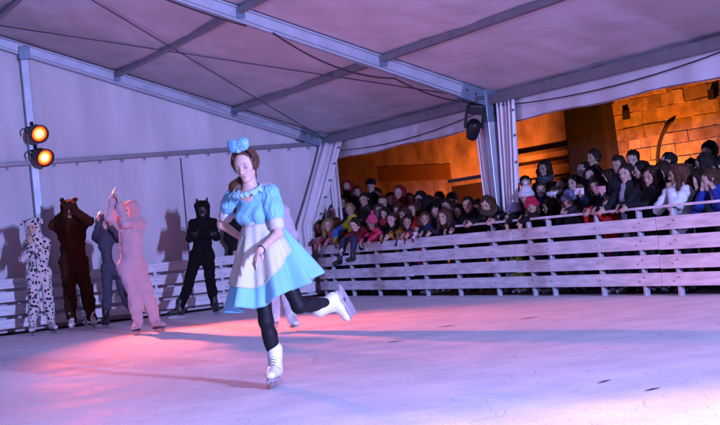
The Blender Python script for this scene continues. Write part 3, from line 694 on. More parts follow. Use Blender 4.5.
# skirt and apron
HC = V(.028, .035, .0)
FA = math.atan2(fd[1], fd[0])
def skirt(th, v, off=0., fold=1.):
    q = v**.82; rx = .112+.198*q; ry = .094+.200*q
    fo = fold*(.052*math.cos(9*th+1.3*math.sin(2*th)+.6)+.024*math.cos(16*th+1.2*v+2.3*math.sin(th)))*v**1.05
    r_ = 1+fo/rx
    x = HC[0]*v+math.cos(th)*(rx*r_+off); y = .01+HC[1]*v+math.sin(th)*(ry*r_+off)
    zh = .632+.078*math.cos(th)+.028*math.sin(th)+.012*math.sin(5*th+1)
    z = 1.128+.010*math.cos(th)-(1.128-zh)*(v**.93)+fo*.25
    return V(x, y, z)
s_ = MB().grid(lambda u, v: skirt(2*math.pi*u, v), 150, 26, True).build('skirt', M_BLUE, sk, True, solid=.005)
MB().grid(lambda u, v: skirt(2*math.pi*u, .35+.60*v, -.022, .7), 120, 12, True).build('petticoat', mat('petticoat', (.20, .45, .75), .7), s_, True)
def apf(u, v):
    a = (u-.5)*2*R(74); vm = .74*max(.02, math.cos(a*.985))**.42; return skirt(FA+a, max(.0, v*vm), .011+.003*math.sin(23*u+5*v), 1.)
ap = MB().grid(apf, 70, 26).build('apron', M_WHITE, sk, True, solid=.005)
edge = [Vector(apf(0, v)) for v in np.linspace(0, 1, 12)]+[Vector(apf(u, 1)) for u in np.linspace(0, 1, 70)][1:]+[Vector(apf(1, v)) for v in np.linspace(1, 0, 12)][1:]
MB().tube([p_+Vector((p_.x, p_.y, 0)).normalized()*.004 for p_ in edge], .0045, 6).build('apron_hem', M_WHITE, ap, True)
MB().grid(lambda u, v: V((.116+.004*math.sin(math.pi*v))*math.cos(2*math.pi*u), .01+(.099+.004*math.sin(math.pi*v))*math.sin(2*math.pi*u), 1.106+.05*v+.010*math.cos(2*math.pi*u)), 50, 5, True).build('waistband', M_WHITE, ap, True, solid=.008)
# hair, headband and bow
Hh = Fig(); hh = .222
def h(x, y, z): return hc+B@(V(x, y, z)*hh)
Hh.add(h(0, -.125, .175), h(0, -.105, .16), .378*hh, .378*hh, 0, .03, ((B[:, 0], .96), (B[:, 1], 1.07)))
Hh.add(h(.04, -.30, .02), h(.12, -.36, -.2), .22*hh, .17*hh, 0, .10)
Hh.add(h(.12, -.36, -.18), h(.16, -.36, -.50), .17*hh, .17*hh, 0, .04)
P = [h(.16, -.35, -.42), V(-.140, .06, 1.39), V(-.155, .075, 1.31), V(-.165, .06, 1.23)]; Hh.chain(P, [.045, .05, .042, .02], 0, .03)
for s in (-1, 1): Hh.add(h(s*.34, .07, .12), h(s*.35, -.03, -.10), .055*hh, .05*hh, 0, .04)
Hh.add(h(0, .52, .05), h(0, .54, -.12), .42*hh, .40*hh, 0, .02, (), True)
me, co, mf = Hh.surface(.007, lambda p, m: .0016*np.sin(((p-hc)@B[:, 0])*300+6*wob(p, 14))+.0022*wob(p, 40))
finish(me, mf, [M_HAIR], 'hair', sk)
hb = MB().tube([Vector(h(.375*math.cos(t), .12-.02*math.sin(t), .14+.415*math.sin(t))) for t in np.linspace(-.1, math.pi+.1, 22)], .0075, 6).build('headband', M_BLACK, sk, True)
bm = bow_mat()
bc = h(.02, .12, .545)
for s in (-1, 1):
    ux = B[:, 0]*s*-1; uz = V(0, 0, 1.); lean = V(-.1, 0, 0)
    def bl(u, v):
        w_ = .046*max(.02, math.sin(math.pi*(.04+.95*v)))**.62; L_ = .100*v
        dirn = uz*.74+(-ux)*(-.80); dirn = dirn/np.linalg.norm(dirn); wd = np.cross(B[:, 1], dirn)
        return bc+dirn*L_+wd*w_*math.cos(2*math.pi*u)+B[:, 1]*(.020*math.sin(2*math.pi*u)*math.sin(math.pi*(.06+v*.9))**.7)
    MB().grid(bl, 28, 20, True).build('bow_loop', bm, hb, True, solid=.003)
MB().box((-.016, -.014, -.02), (.016, .014, .02)).build('bow_knot', bm, hb, bevel=.006).location = Vector(bc)
# bracelet and skates
wv = (J['wrL']-J['elL'])/np.linalg.norm(J['wrL']-J['elL']); wp = J['wrL']-wv*.012
t1 = np.cross(wv, V(0, 0, 1)); t1 /= np.linalg.norm(t1); t2 = np.cross(wv, t1)
MB().tube([Vector(wp+(t1*math.cos(t)+t2*math.sin(t))*.0275) for t in np.linspace(0, 2*math.pi, 19)], .004, 6).build('bracelet', M_BLACK, sk, True)
skate(sk, J['anR'], (-.20, -1, -.0), (0.06, .0, 1), M_BOOT)
skate(sk, J['anL'], (.40, .28, -.88), (-.92, -.25, -.20), M_BOOT, .92)
# ------------------------------------------------------------------ costumed skaters lined up along the end fence
def fur_mat(name, col, col2=None, scale=18., thr=.5, bump=.8):
    m = bpy.data.materials.new(name); m.use_nodes = True; n, l = m.node_tree.nodes, m.node_tree.links; b = n['Principled BSDF']; b.inputs['Roughness'].default_value = .85; b.inputs['Sheen Weight'].default_value = .35 if sum(col) > .9 else .0; b.inputs['Specular IOR Level'].default_value = .15
    tc = n.new('ShaderNodeTexCoord'); nz = n.new('ShaderNodeTexNoise'); nz.inputs['Scale'].default_value = 140; nz.inputs['Detail'].default_value = 4; l.new(tc.outputs['Object'], nz.inputs[0])
    bp = n.new('ShaderNodeBump'); bp.inputs['Strength'].default_value = bump; bp.inputs['Distance'].default_value = .012; l.new(nz.outputs[0], bp.inputs['Height']); l.new(bp.outputs[0], b.inputs['Normal'])
    mx = n.new('ShaderNodeMix'); mx.data_type = 'RGBA'; mx.inputs[6].default_value = (*col, 1); mx.inputs[7].default_value = (*(col2 or [c*.72 for c in col]), 1)
    if col2:
        nd = n.new('ShaderNodeTexNoise'); nd.inputs['Scale'].default_value = 9; l.new(tc.outputs['Object'], nd.inputs[0])
        va = n.new('ShaderNodeVectorMath'); va.operation = 'MULTIPLY_ADD'; va.inputs[1].default_value = (.06,)*3; l.new(nd.outputs['Color'], va.inputs[0]); l.new(tc.outputs['Object'], va.inputs[2])
        vo = n.new('ShaderNodeTexVoronoi'); vo.inputs['Scale'].default_value = scale; vo.inputs['Randomness'].default_value = 1; l.new(va.outputs[0], vo.inputs[0])
        mr = n.new('ShaderNodeMapRange'); mr.inputs[1].default_value = thr-.02; mr.inputs[2].default_value = thr+.02; mr.inputs[3].default_value = 1; mr.inputs[4].default_value = 0; l.new(vo.outputs[0], mr.inputs[0]); l.new(mr.outputs[0], mx.inputs[0])
    else:
        n2 = n.new('ShaderNodeTexNoise'); n2.inputs['Scale'].default_value = 7; n2.inputs['Detail'].default_value = 6; l.new(tc.outputs['Object'], n2.inputs[0]); l.new(n2.outputs[0], mx.inputs[0])
    l.new(mx.outputs[2], b.inputs['Base Color']); return m
def costume(label, loc, rz, J, g, fdir, hB, hc, mats, hh=.225, cl=(.035, .022, .028), hood=True, ears='bear', ear_m=None, hands=None, boot=None, toes=None, voxel=.012, skin=(.55, .38, .31), fold=.007, belly=None, mask=False, mitt=None, shins=None, ear_scale=1., zipm=None):
    t = empty('person', loc, rz); tag(t, label, 'person', 'skaters in animal costumes')
    F = Fig(); limb_body(F, J, g, fdir, cl, (0, 1, 1, 1))
    head_prims(F, hc, hB, hh, 1 if mask else 0, J['neck'], .05)
    def h(x, y, z): return hc+hB@(V(x, y, z)*hh)
    for s in 'LR':
        d = hands[s][0]/np.linalg.norm(hands[s][0]); hand_prims(F, J['wr'+s], d, hands[s][1], hands[s][2], 1 if mitt else 0, .0098, .35, mit=bool(mitt))
        F.add(J['wr'+s]-d*.03, J['wr'+s]+d*.0, .030*g+cl[1], None, 1, .01)
    if hood:
        F.add(h(0, -.12, .16), h(0, -.10, .02), .46*hh, .42*hh, 1, .03); F.add(h(0, -.2, -.15), J['neck']+V(0, 0, -.03), .36*hh, .42*hh, 1, .05)
        if not mask:
            for s in (-1, 1): F.add(h(s*.36, .08, .2), h(s*.33, .10, -.25), .13*hh, .13*hh, 1, .03)
            F.add(h(-.3, .12, .36), h(.3, .12, .36), .15*hh, None, 1, .05)
    if ears == 'cat':
        for s in (-1, 1): F.add(h(s*.27, -.05, .46), h(s*.36, -.07, .80*ear_scale), .13*hh, .025*hh, 1, .02, ((hB[:, 1], .5),))
    elif ears == 'bear':
        for s in (-1, 1): F.add(h(s*.34, -.05, .56), h(s*.36, -.05, .58), .15*hh, None, 1, .02, ((hB[:, 1], .5),))
    elif ears == 'dog':
        for s in (-1, 1): F.add(h(s*.34, -.02, .50), h(s*.62, .04, .42), .11*hh, .09*hh, 1, .03, ((hB[:, 2], .7),)); F.add(h(s*.62, .04, .42), h(s*.66, .06, .22), .09*hh, .07*hh, 1, .03)
    if mask: F.add(h(0, .3, -.1), h(0, .42, -.15), .16*hh, .10*hh, 1, .05)
    me, co, mf = F.surface(voxel, lambda p, m: (m > 0)*(fold*wob(p, 15)+fold*.7*wob(p, 33, 2)+fold*.6*np.sin(p[:, 2]*46+7*wob(p, 6)+4*wob(p, 16))+(fold > .01)*.006*wob(p, 110)), 3)
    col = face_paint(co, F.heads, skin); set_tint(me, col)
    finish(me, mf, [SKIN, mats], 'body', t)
    if ear_m:
        for s in (-1, 1):
            e = MB(); q = [h(s*.27-.08*s, .03, .50), h(s*.27+.10*s, .03, .50), h(s*.355, .0, .74*ear_scale)]; e.add(q, [(0, 1, 2)]); e.build('ear_lining', ear_m, t, solid=.004)
    if zipm is not None:
        f_ = V(*fdir)/np.linalg.norm(fdir); sc_ = (J['shL']+J['shR'])/2; hp_ = (J['hipL']+J['hipR'])/2; pts_ = []
        for q_ in np.linspace(.02, .92, 14):
            p0 = hp_*(1-q_)+sc_*q_; lo_, hi_ = 0., .4
            for _ in range(14):
                md_ = (lo_+hi_)/2; lo_, hi_ = (md_, hi_) if F.field((p0+f_*md_)[None])[0] < 0 else (lo_, md_)
            pts_.append(Vector(p0+f_*(hi_+.004)))
        MB().tube(pts_, .006, 6).build('zip', zipm, t, True)
    if belly is not None:
        c0, r0, m = belly; b = MB(); f = V(*fdir)
        b.grid(lambda u, v: c0+V(0, 0, 1)*r0[1]*v*math.sin(2*math.pi*u)+np.cross(f, V(0, 0, 1))*r0[0]*v*math.cos(2*math.pi*u)+f*(.035*(1-v*v)-.012), 28, 7, True); b.build('belly_patch', m, t, True, solid=.01)
    for s in 'LR': skate(t, J['an'+s], toes[s], (shins or {}).get(s, (0, 0, 1)), boot, 1., laces=boot is M_BOOT)
    return t
M_DALM = fur_mat('spotted_fleece', (.72, .70, .70), (.015, .014, .016), 21, .40)
M_BEAR = fur_mat('brown_fur', (.060, .020, .010), bump=.9); M_GREYF = fur_mat('grey_blue_fleece', (.075, .085, .13)); M_PINKF = fur_mat('pink_fleece', (.58, .39, .43)); M_CAT = fur_mat('black_fleece', (.006, .006, .007)); M_BELLY = fur_mat('pale_fleece', (.42, .38, .44)); M_PALEF = fur_mat('white_pink_fleece', (.70, .66, .72))
M_DBOOT = mat('black_boot', (.02, .02, .022), .4, coat=.2)
M_FURBOOT = fur_mat('spotted_boot', (.70, .68, .68), (.015, .014, .016), 26, .38)
def joints(**k): return {a: V(*b) for a, b in k.items()}
# spotted dog, hands up at the mouth
costume('skater in a black-spotted white dog costume, leftmost of the costumed group', (-5.31, -1.244, 0), R(-13.2),
    joints(hipL=(.075, 0, .86), hipR=(-.085, 0, .86), knL=(.085, -.02, .50), knR=(-.105, -.02, .50), anL=(.10, 0, .15), anR=(-.16, -.02, .15), shL=(.135, .02, 1.30), shR=(-.115, .02, 1.31), neck=(.0, .0, 1.40), elL=(.10, -.10, 1.07), elR=(-.20, -.06, 1.10), wrL=(-.06, -.20, 1.27), wrR=(-.10, -.17, 1.28)),
    .95, (-.25, -.97, 0), basis(math.pi-R(22), R(-8)), V(-.025, -.02, 1.535), M_DALM, ears='dog', hands=dict(L=(V(-.2, .1, 1), V(-.1, 1, 0), -1), R=(V(.1, .1, 1), V(.1, 1, 0), 1)), boot=M_FURBOOT, toes=dict(L=(.3, -1, 0), R=(-.15, -1, 0)), hh=.23, cl=(.025, .018, .022), zipm=mat('black_zip', (.02, .02, .02), .4))
# brown bear, both paws at its head
costume('tall skater in a shaggy dark brown bear costume with paws at the head', (-4.727, -1.249, 0), R(-14.85),
    joints(hipL=(.02, 0, .97), hipR=(-.15, 0, .97), knL=(.07, -.02, .56), knR=(-.165, -.02, .56), anL=(.115, 0, .15), anR=(-.175, -.02, .15), shL=(.10, .02, 1.50), shR=(-.21, .02, 1.50), neck=(-.06, 0, 1.57), elL=(.20, -.16, 1.55), elR=(-.30, -.14, 1.54), wrL=(.02, -.22, 1.70), wrR=(-.13, -.22, 1.69)),
    1.08, (0, -1, 0), basis(math.pi, R(-14)), V(-.056, -.04, 1.74), M_BEAR, hh=.25, cl=(.045, .028, .032), ears='bear', hands=dict(L=(V(-.5, 0, .8), V(0, 1, 0), -1), R=(V(.5, 0, .8), V(0, 1, 0), 1)), boot=M_BOOT, toes=dict(L=(.2, -1, 0), R=(-.1, -1, 0)), fold=.012, mitt=True, ear_scale=.9)
# grey-blue costume with a pale belly
costume('skater in a grey-blue costume with a pale oval belly, partly behind the pink one', (-4.327, -1.563, 0), R(-16.2),
    joints(hipL=(.085, 0, .84), hipR=(-.075, 0, .84), knL=(.115, -.02, .48), knR=(-.10, -.02, .47), anL=(.235, .0, .16), anR=(-.15, -.02, .15), shL=(.09, .02, 1.28), shR=(-.16, .02, 1.29), neck=(-.045, 0, 1.36), elL=(.16, -.14, 1.24), elR=(-.20, -.12, 1.30), wrL=(.05, -.24, 1.42), wrR=(-.13, -.2, 1.50)),
    .9, (.45, -.9, 0), basis(math.pi+R(35), R(0)), V(-.055, -.01, 1.485), M_GREYF, ears=None, hands=dict(L=(V(-.2, .0, 1), V(-1, 0, 0), -1), R=(V(0, 0, 1), V(1, 0, 0), 1)), boot=M_DBOOT, toes=dict(L=(.5, -1, 0), R=(-.3, -1, 0)), cl=(.02, .014, .014), belly=(V(.085, -.125, 1.03), (.075, .17), M_BELLY))
# pink costume, clapping high
costume('skater in a plain pink hooded costume clapping raised hands', (-4.697, -4.091, 0), R(-17.4),
    joints(hipL=(-.03, .03, .86), hipR=(-.175, .0, .86), knL=(.045, .0, .48), knR=(-.105, -.03, .48), anL=(.115, .02, .155), anR=(-.105, -.02, .155), shL=(.045, .04, 1.385), shR=(-.19, -.04, 1.39), neck=(-.06, 0, 1.43), elL=(-.12, -.25, 1.40), elR=(-.315, -.12, 1.50), wrL=(-.175, -.22, 1.62), wrR=(-.255, -.14, 1.70)),
    .95, (-.75, -.66, 0), basis(math.pi-R(55), R(2)), V(-.050, -.02, 1.555), M_PINKF, ears=None, hands=dict(L=(V(-.1, 0, 1), V(-1, 0, 0), -1), R=(V(.12, 0, 1), V(1, 0, 0), 1)), boot=fur_mat('pink_boot', (.62, .36, .40)), toes=dict(L=(.6, -1, 0), R=(-.3, -1, 0)), cl=(.042, .028, .034), zipm=mat('pink_zip', (.45, .22, .26), .5))
# black cat, arms folded
costume('skater in a black cat costume with pointed ears and folded arms', (-3.102, -1.651, 0), R(-19.65),
    joints(hipL=(.20, 0, .88), hipR=(.03, 0, .88), knL=(.205, -.02, .48), knR=(-.115, -.04, .50), anL=(.225, 0, .155), anR=(-.265, -.05, .155), shL=(.325, .02, 1.35), shR=(.03, .02, 1.37), neck=(.185, 0, 1.43), elL=(.36, -.06, 1.13), elR=(-.04, -.08, 1.15), wrL=(.14, -.19, 1.21), wrR=(.22, -.17, 1.19)),
    1.0, (-.1, -1, 0), basis(math.pi-R(8), R(-4)), V(.195, -.02, 1.555), M_CAT, ears='cat', ear_m=mat('ear_lining', (.03, .028, .03), .8), hands=dict(L=(V(-1, .1, 0), V(0, 1, .2), -1), R=(V(1, .1, 0), V(0, 1, 0), 1)), boot=M_DBOOT, toes=dict(L=(.3, -1, 0), R=(-1, -.35, 0)), hh=.235, cl=(.022, .016, .02), skin=(.012, .010, .010))
# pale costume mostly hidden behind the main skater
costume('skater in a pale pinkish-white costume gliding behind the one in blue', (-4.10, -7.04, 0), R(-23.5),
    joints(hipL=(.08, .02, .84), hipR=(-.08, .0, .84), knL=(.10, -.06, .46), knR=(-.06, -.02, .46), anL=(.11, .0, .155), anR=(-.065, .12, .20), shL=(.13, .02, 1.30), shR=(-.15, .02, 1.30), neck=(-.01, 0, 1.39), elL=(.21, .02, 1.04), elR=(-.24, .0, 1.04), wrL=(.15, -.12, .84), wrR=(-.2, -.12, .84)),
    .95, (-.3, -.95, 0), basis(math.pi-R(15), R(-6)), V(-.025, -.02, 1.51), M_PALEF, ears=None, hands=dict(L=(V(-.1, -.2, -1), V(-1, 0, 0), 1), R=(V(.1, -.2, -1), V(1, 0, 0), -1)), boot=M_BOOT, toes=dict(L=(.25, -1, 0), R=(-.3, -1, 0)), cl=(.030, .022, .024))
# ------------------------------------------------------------------ the crowd behind the fence
TOPC = dict(black=(.010, .010, .013), dark=(.022, .020, .028), maroon=(.16, .012, .022), blue=(.02, .05, .22), olive=(.035, .038, .022), yellow=(.48, .42, .03), redscarf=(.03, .02, .025), rose=(.30, .06, .09), pink2=(.42, .16, .20), orange=(.45, .06, .025), pink=(.62, .05, .13), amber=(.40, .17, .02), whitescarf=(.014, .013, .016), fur=(.025, .022, .028), navyj=(.016, .022, .06), parka=(.010, .010, .013), teal=(.02, .07, .09), redj=(.42, .015, .02), scarf=(.035, .03, .04), blackzip=(.012, .012, .015), whitepuff=(.66, .66, .70), bluej=(.02, .035, .25))
HAIRC = dict(dark=(.018, .012, .009), black=(.007, .006, .006), brown=(.065, .030, .016), dkbrown=(.035, .016, .010), chestnut=(.085, .034, .018), blond=(.26, .17, .08), ginger=(.20, .06, .02))
HATC = dict(maroon=(.16, .012, .022), black=(.010, .010, .012), pink=(.60, .08, .18), grey=(.22, .21, .24), red=(.45, .02, .02), white=(.62, .60, .64), red2=(.46, .012, .05), bluegrey=(.11, .13, .22), lavender=(.36, .32, .50))
LEGC = dict(navy=(.02, .028, .07), black=(.010, .010, .012), yellowgreen=(.42, .42, .04))
def topm(n): return mat('jacket_'+n, TOPC[n], .75, bump=.45, bscale=24, var=.25, vscale=9, spec=.15)
def legm(n): return mat('trousers_'+n, LEGC[n], .75, bump=.25, bscale=30, var=.2)
def hairm(n): return mat('hair_'+n, HAIRC[n], .65, bump=.6, bscale=120, var=.5, vscale=40, stretch=(1, 1, .12), spec=.2)
def hatm(n): return mat('knit_'+n, HATC[n], .9, bump=.6, bscale=70, var=.1)
M_SHOES = [mat('shoe_dark', (.02, .018, .02), .6), mat('shoe_white', (.6, .6, .62), .5), mat('shoe_grey', (.12, .12, .14), .6)]
M_GREYTOP = mat('grey_top', (.30, .30, .36), .7, bump=.2); M_MITT = mat('white_mitten', (.70, .70, .74), .9, bump=.4, bscale=60)
M_SLEEVE = mat('blue_sleeve', (.02, .13, .45), .6, bump=.3, bscale=22)
RAIL = .96
FY = lambda y: -.465+.021*(y+.3)                       # x of the fence face at y
def crowd_person(i, H3, cls, style, hcol, top, arms, legs, label):
    rnd = random.Random(100+i); hx, hy, hz = H3
    lo, hi = dict(K=(.92, 1.5), T=(1.36, 1.72), W=(1.42, 1.76), A=(1.55, 1.98))[cls]
    H = min(hi, max(lo, hz/.925)); H = max(H, hz/.93)
    g = H/1.7; hh = (.205 if cls == 'K' else .225 if cls != 'A' else .235)*.99
    torso = .41*H; need = hz-.515*H; lean = 0.
    if need < torso: lean = math.acos(max(.72, min(1, need/torso)))
    hip_z = hz-torso*math.cos(lean)
    yaw = math.pi/2+R(rnd.uniform(-4, 26)) if arms == 'down' else math.pi/2+R(rnd.uniform(-6, 18))
    f = V(-math.sin(yaw), math.cos(yaw), 0); rd = V(f[1], -f[0], 0); U = V(0, 0, 1)
    hc = V(hx, hy, hz); hipc = hc-f*torso*math.sin(lean)*.92; hipc[2] = hip_z; base = V(hipc[0], hipc[1], 0)
    hipc[0] = max(hipc[0], FY(hy)+.23); base[0] = hipc[0]
    sp = hc-hipc; sp /= np.linalg.norm(sp)
    sc = hipc+sp*(torso-.155*H*.92); J = {}
    sw = (.105 if cls != 'A' else .118)*H; hw = .052*H
    J['shL'], J['shR'] = sc-rd*sw, sc+rd*sw; J['hipL'], J['hipR'] = hipc-rd*hw, hipc+rd*hw; J['neck'] = sc+sp*.05*H
    an = .05*H
    for s, q in (('L', -1), ('R', 1)):
        foot = base+rd*q*.07*H+f*(-.02); J['an'+s] = foot+U*an; J['kn'+s] = (J['hip'+s]+J['an'+s])/2+f*.02+rd*q*.005
    la, lb = .172*H, .155*H; hnd = {}
    fx = FY(hy)
    for s, q in (('L', -1), ('R', 1)):
        a = J['sh'+s]; hint = rd*q*.5-U*.8-f*.3
        if arms == 'rail': t = V(fx-.01+rnd.uniform(-.03, .05), (a[1]*.75+hy*.25)+rnd.uniform(-.05, .05), (RAIL if hy < -5 else .875)+.035); d = f*.8-U*.5+rd*(-q)*.3
        elif arms == 'over': t = V(fx-.10, a[1]+rnd.uniform(-.05, .05), .86+rnd.uniform(-.06, .04) if hy > -5 else .93); d = -U+f*.2; hint = U*.35+rd*q*.7-f*.2
        elif arms in ('cheek', 'mouth', 'chin') and (arms != 'chin' or q > 0):
            off = dict(cheek=rd*q*.085-U*.085+f*.05, mouth=rd*q*.03-U*.125+f*.12, chin=rd*.02-U*.13+f*.12)[arms]; t = hc+off-U*.045; d = U*.9-rd*q*.25; hint = -U*.9+f*.7+rd*q*.25
        elif arms == 'phone': t = V(fx+.05, hy-.40+(.17 if q > 0 else -.22), 1.145); d = U*.7+f*.3; hint = -U+rd*q*.6
        else: t = a-U*(la+lb)*.93+f*.06+rd*q*.03; d = -U+f*.1
        J['el'+s], J['wr'+s] = arm_ik(a, t, la, lb, hint/np.linalg.norm(hint)); hnd[s] = d
    thick = {'K': .018, 'T': .020, 'W': .016, 'A': .016}[cls]*(1.5 if top in ('whitepuff', 'parka') else 1)
    F = Fig(); limb_body(F, J, g, f, (thick, thick*.75, .004), (0, 1, 2, 3))
    F.add(hipc-sp*.02, hipc+sp*.08, .118*g+thick+.012, .115*g+thick, 1, .03, ((f, .82),))                     # jacket hem
    ncol = J['neck']+sp*.0; F.add(ncol-rd*.03, ncol+rd*.03, .052*g+.022, None, 1, .02)                          # collar
    # head turned towards the skater
    look = V(-6.3+rnd.uniform(-1.5, 1), -10+rnd.uniform(-3, 5), 1.1)-hc
    if arms == 'chin': look = V(-6, hy-4, 1)-hc
    hyaw = math.atan2(-look[0], look[1])+R(rnd.uniform(-14, 14)); hB = basis(hyaw, R(rnd.uniform(-14, 2)), R(rnd.uniform(-7, 7)))
    if style == 'bob' and 'turned away' in label: hB = basis(hyaw+R(150), 0, 0)
    head_prims(F, hc, hB, hh, 0, J['neck'], .042*g+.004, child=cls == 'K')
    for s, q in (('L', -1), ('R', 1)):
        an_ = J['an'+s]; F.add(V(an_[0], an_[1], .045)-f*.03, V(an_[0], an_[1], .035)+f*.13*g, .040*g, .034*g, 3, .02)
        F.add(J['wr'+s], J['wr'+s]+hnd[s]*.01, .03*g, None, 0, .01)
        hand_prims(F, J['wr'+s], hnd[s], (-rd*q if arms in ('cheek', 'mouth', 'chin', 'phone') else -U*.6-rd*q*.6), q, 4 if ('mitten' in label and q < 0) else 0, .0085*max(.85, g), .45, mit=('mitten' in label and q < 0), k=.012)
    t = empty('person', tuple(base))
    tag(t, label, 'person', 'spectators behind the fence')
    puff = top == 'whitepuff'
    def dsp(p, m):
        d = (m == 1)*(.006*wob(p, 19, i)+.005*np.sin(p[:, 2]*40+6*wob(p, 7, i)))
        if puff: d = d+(m == 1)*.010*np.abs(np.sin(p[:, 2]*48+2*wob(p, 4)))
        return d+(m == 2)*.004*wob(p, 20, i)
    me, co, mf = F.surface(.0165 if hx > .3 else .0116, dsp, 3)
    sk = [(.42, .25, .19), (.46, .28, .22), (.36, .21, .15), (.47, .30, .24)][i % 4]
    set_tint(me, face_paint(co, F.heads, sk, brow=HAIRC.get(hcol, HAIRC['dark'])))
    fc = np.empty(len(me.polygons)*3); me.polygons.foreach_get('center', fc); fc = fc.reshape(-1, 3)
    mats_ = [SKIN, topm(top), legm(legs), M_SHOES[(0, 0, 1, 0, 2)[i % 5]], M_MITT]
    if top == 'blackzip' or top == 'bluej':                        # open jacket over a grey top
        q = fc-sc; mf = np.where((mf == 1) & (q@f > .05) & (np.abs(q@rd) < .035+.10*np.clip(-q[:, 2]*.3, 0, .2)), 5, mf); mats_.append(M_GREYTOP)
    if top == 'yellow': mf = np.where((mf == 1) & (((fc-J['elL'])**2).sum(1) < .17**2), 5, mf); mf = np.where((mf == 1) & (((fc-J['elR'])**2).sum(1) < .17**2), 5, mf); mats_.append(M_SLEEVE)
    if top == 'amber': mf = np.where((mf == 1) & (wob(fc, 26, 3) > .12), 5, mf); mats_.append(topm('black'))
    me.transform(Matrix.Translation(-Vector(base)))
    finish(me, mf, mats_, 'body', t)
    # hair or headgear
    def h(x, y, z): return hc+hB@(V(x, y, z)*hh)
    X, Y, Z = hB[:, 0], hB[:, 1], hB[:, 2]
    def piece(G, name, m, vox, d=None, par=t):
        me, co, mf = G.surface(vox, d, 2); me.transform(Matrix.Translation(-Vector(base))); return finish(me, mf, [m], name, par)
    streak = lambda p, m: np.clip((.12*hh-(p-hc)@Y)/(.2*hh), .5, 1)*(.005*np.sin(((p-hc)@X)*(120+9*(i % 6))+6*wob(p, 13, i))+.007*wob(p, 26, i)+.004*wob(p, 55, i))
    G = Fig()
    if style in ('short', 'crop', 'curly', 'bob', 'long', 'bun'):
        k = dict(crop=.365, short=.385, curly=.42).get(style, .392)
        G.add(h(0, -.10, .17), h(0, -.08, .15), k*hh, k*hh, 0, .03, ((X, .97), (Y, 1.06)))
        G.add(h(0, -.25, .0), h(0, -.25, -.12), .27*hh, .2*hh, 0, .04)
        if style in ('bob', 'long'):
            dn = -.42 if style == 'bob' else -1.0
            for s in (-1, 1): G.chain([h(s*.33, .02, .15), h(s*.40, -.02, -.15), h(s*.36, .02 if style == 'bob' else .06, dn*.75), h(s*.30, .06, dn)], [.13*hh, .14*hh, .13*hh, .06*hh], 0, .04)
            G.chain([h(0, -.28, .1), h(0, -.34, -.2), h(0, -.36, dn*.8), h(0, -.34, dn)], [.3*hh, .28*hh, .26*hh, .12*hh], 0, .05, ((X, 1.15),))
        if style == 'bun': G.add(h(0, -.50, .22), h(0, -.56, .24), .17*hh, None, 0, .03)
        G.add(h(0, .40, -.14), h(0, .46, -.1), .30*hh, .30*hh, 0, .03, (), True)
        piece(G, 'hair', hairm(hcol), .0125 if hx > .3 else .010, (lambda p, m: .010*wob(p, 45, i)) if style == 'curly' else streak)
    elif style in ('beanie', 'cap', 'headband'):
        hm = hairm('brown' if style != 'cap' else 'dark')
        G.add(h(0, -.12, .06), h(0, -.14, -.12), .365*hh, .27*hh, 0, .03)
        if i % 2 == 0 and style != 'cap':
            for s in (-1, 1): G.chain([h(s*.34, .02, .0), h(s*.36, .0, -.3), h(s*.32, .04, -.6)], [.09*hh, .11*hh, .05*hh], 0, .03)
        if style == 'headband': G.add(h(0, -.10, .18), h(0, -.08, .15), .385*hh, None, 0, .03)
        G.add(h(0, .40, -.14), h(0, .46, -.1), .30*hh, .30*hh, 0, .03, (), True)
        piece(G, 'hair', hm, .0125, streak)
        G = Fig()
        if style == 'headband':
            ring = [h(.40*math.cos(a_), -.05+.42*math.sin(a_), .20) for a_ in np.linspace(0, 2*math.pi, 15)]; G.chain(ring, [.07*hh]*15, 0, .03, ((Z, 1.3),)); piece(G, 'headband', hatm('white'), .012)
        elif style == 'cap':
            G.add(h(0, -.08, .22), h(0, -.06, .24), .40*hh, None, 0, .03, ((Z, .9),)); G.add(h(-.15, .38, .24), h(.15, .38, .24), .16*hh, None, 0, .03, ((Z, .25),)); piece(G, 'cap', hatm('black'), .012)
        else:
            G.add(h(0, -.09, .20), h(0, -.12, .34), .415*hh, .36*hh, 0, .04)
            ring = [h(.385*math.cos(a_), -.06+.41*math.sin(a_), .14) for a_ in np.linspace(0, 2*math.pi, 15)]; G.chain(ring, [.065*hh]*15, 0, .03, ((Z, 1.3),))
            G.add(h(0, .40, -.16), h(0, .46, -.14), .27*hh, .27*hh, 0, .03, (), True)
            hat = piece(G, 'knit_hat', hatm(hcol), .012, lambda p, m: .003*np.sin(np.arctan2((p-hc)@X, (p-hc)@Y)*30))
            if hcol in ('white', 'pink', 'red'): Q = Fig(); Q.add(h(0, -.16, .80), h(0, -.16, .81), .13*hh, None, 0, .02); piece(Q, 'pompom', hatm(hcol), .010, lambda p, m: .006*wob(p, 120), hat)
    elif style == 'hood':
        G.add(h(0, -.14, .12), h(0, -.12, .0), .48*hh, .44*hh, 0, .03); G.add(h(0, -.2, -.15), J['neck'], .38*hh, .45*hh, 0, .05)
        G.add(h(0, .46, -.02), h(0, .56, -.05), .36*hh, .40*hh, 0, .06, ((Z, 1.25),), True)
        piece(G, 'hood', topm(top), .013, lambda p, m: .005*wob(p, 22, i))
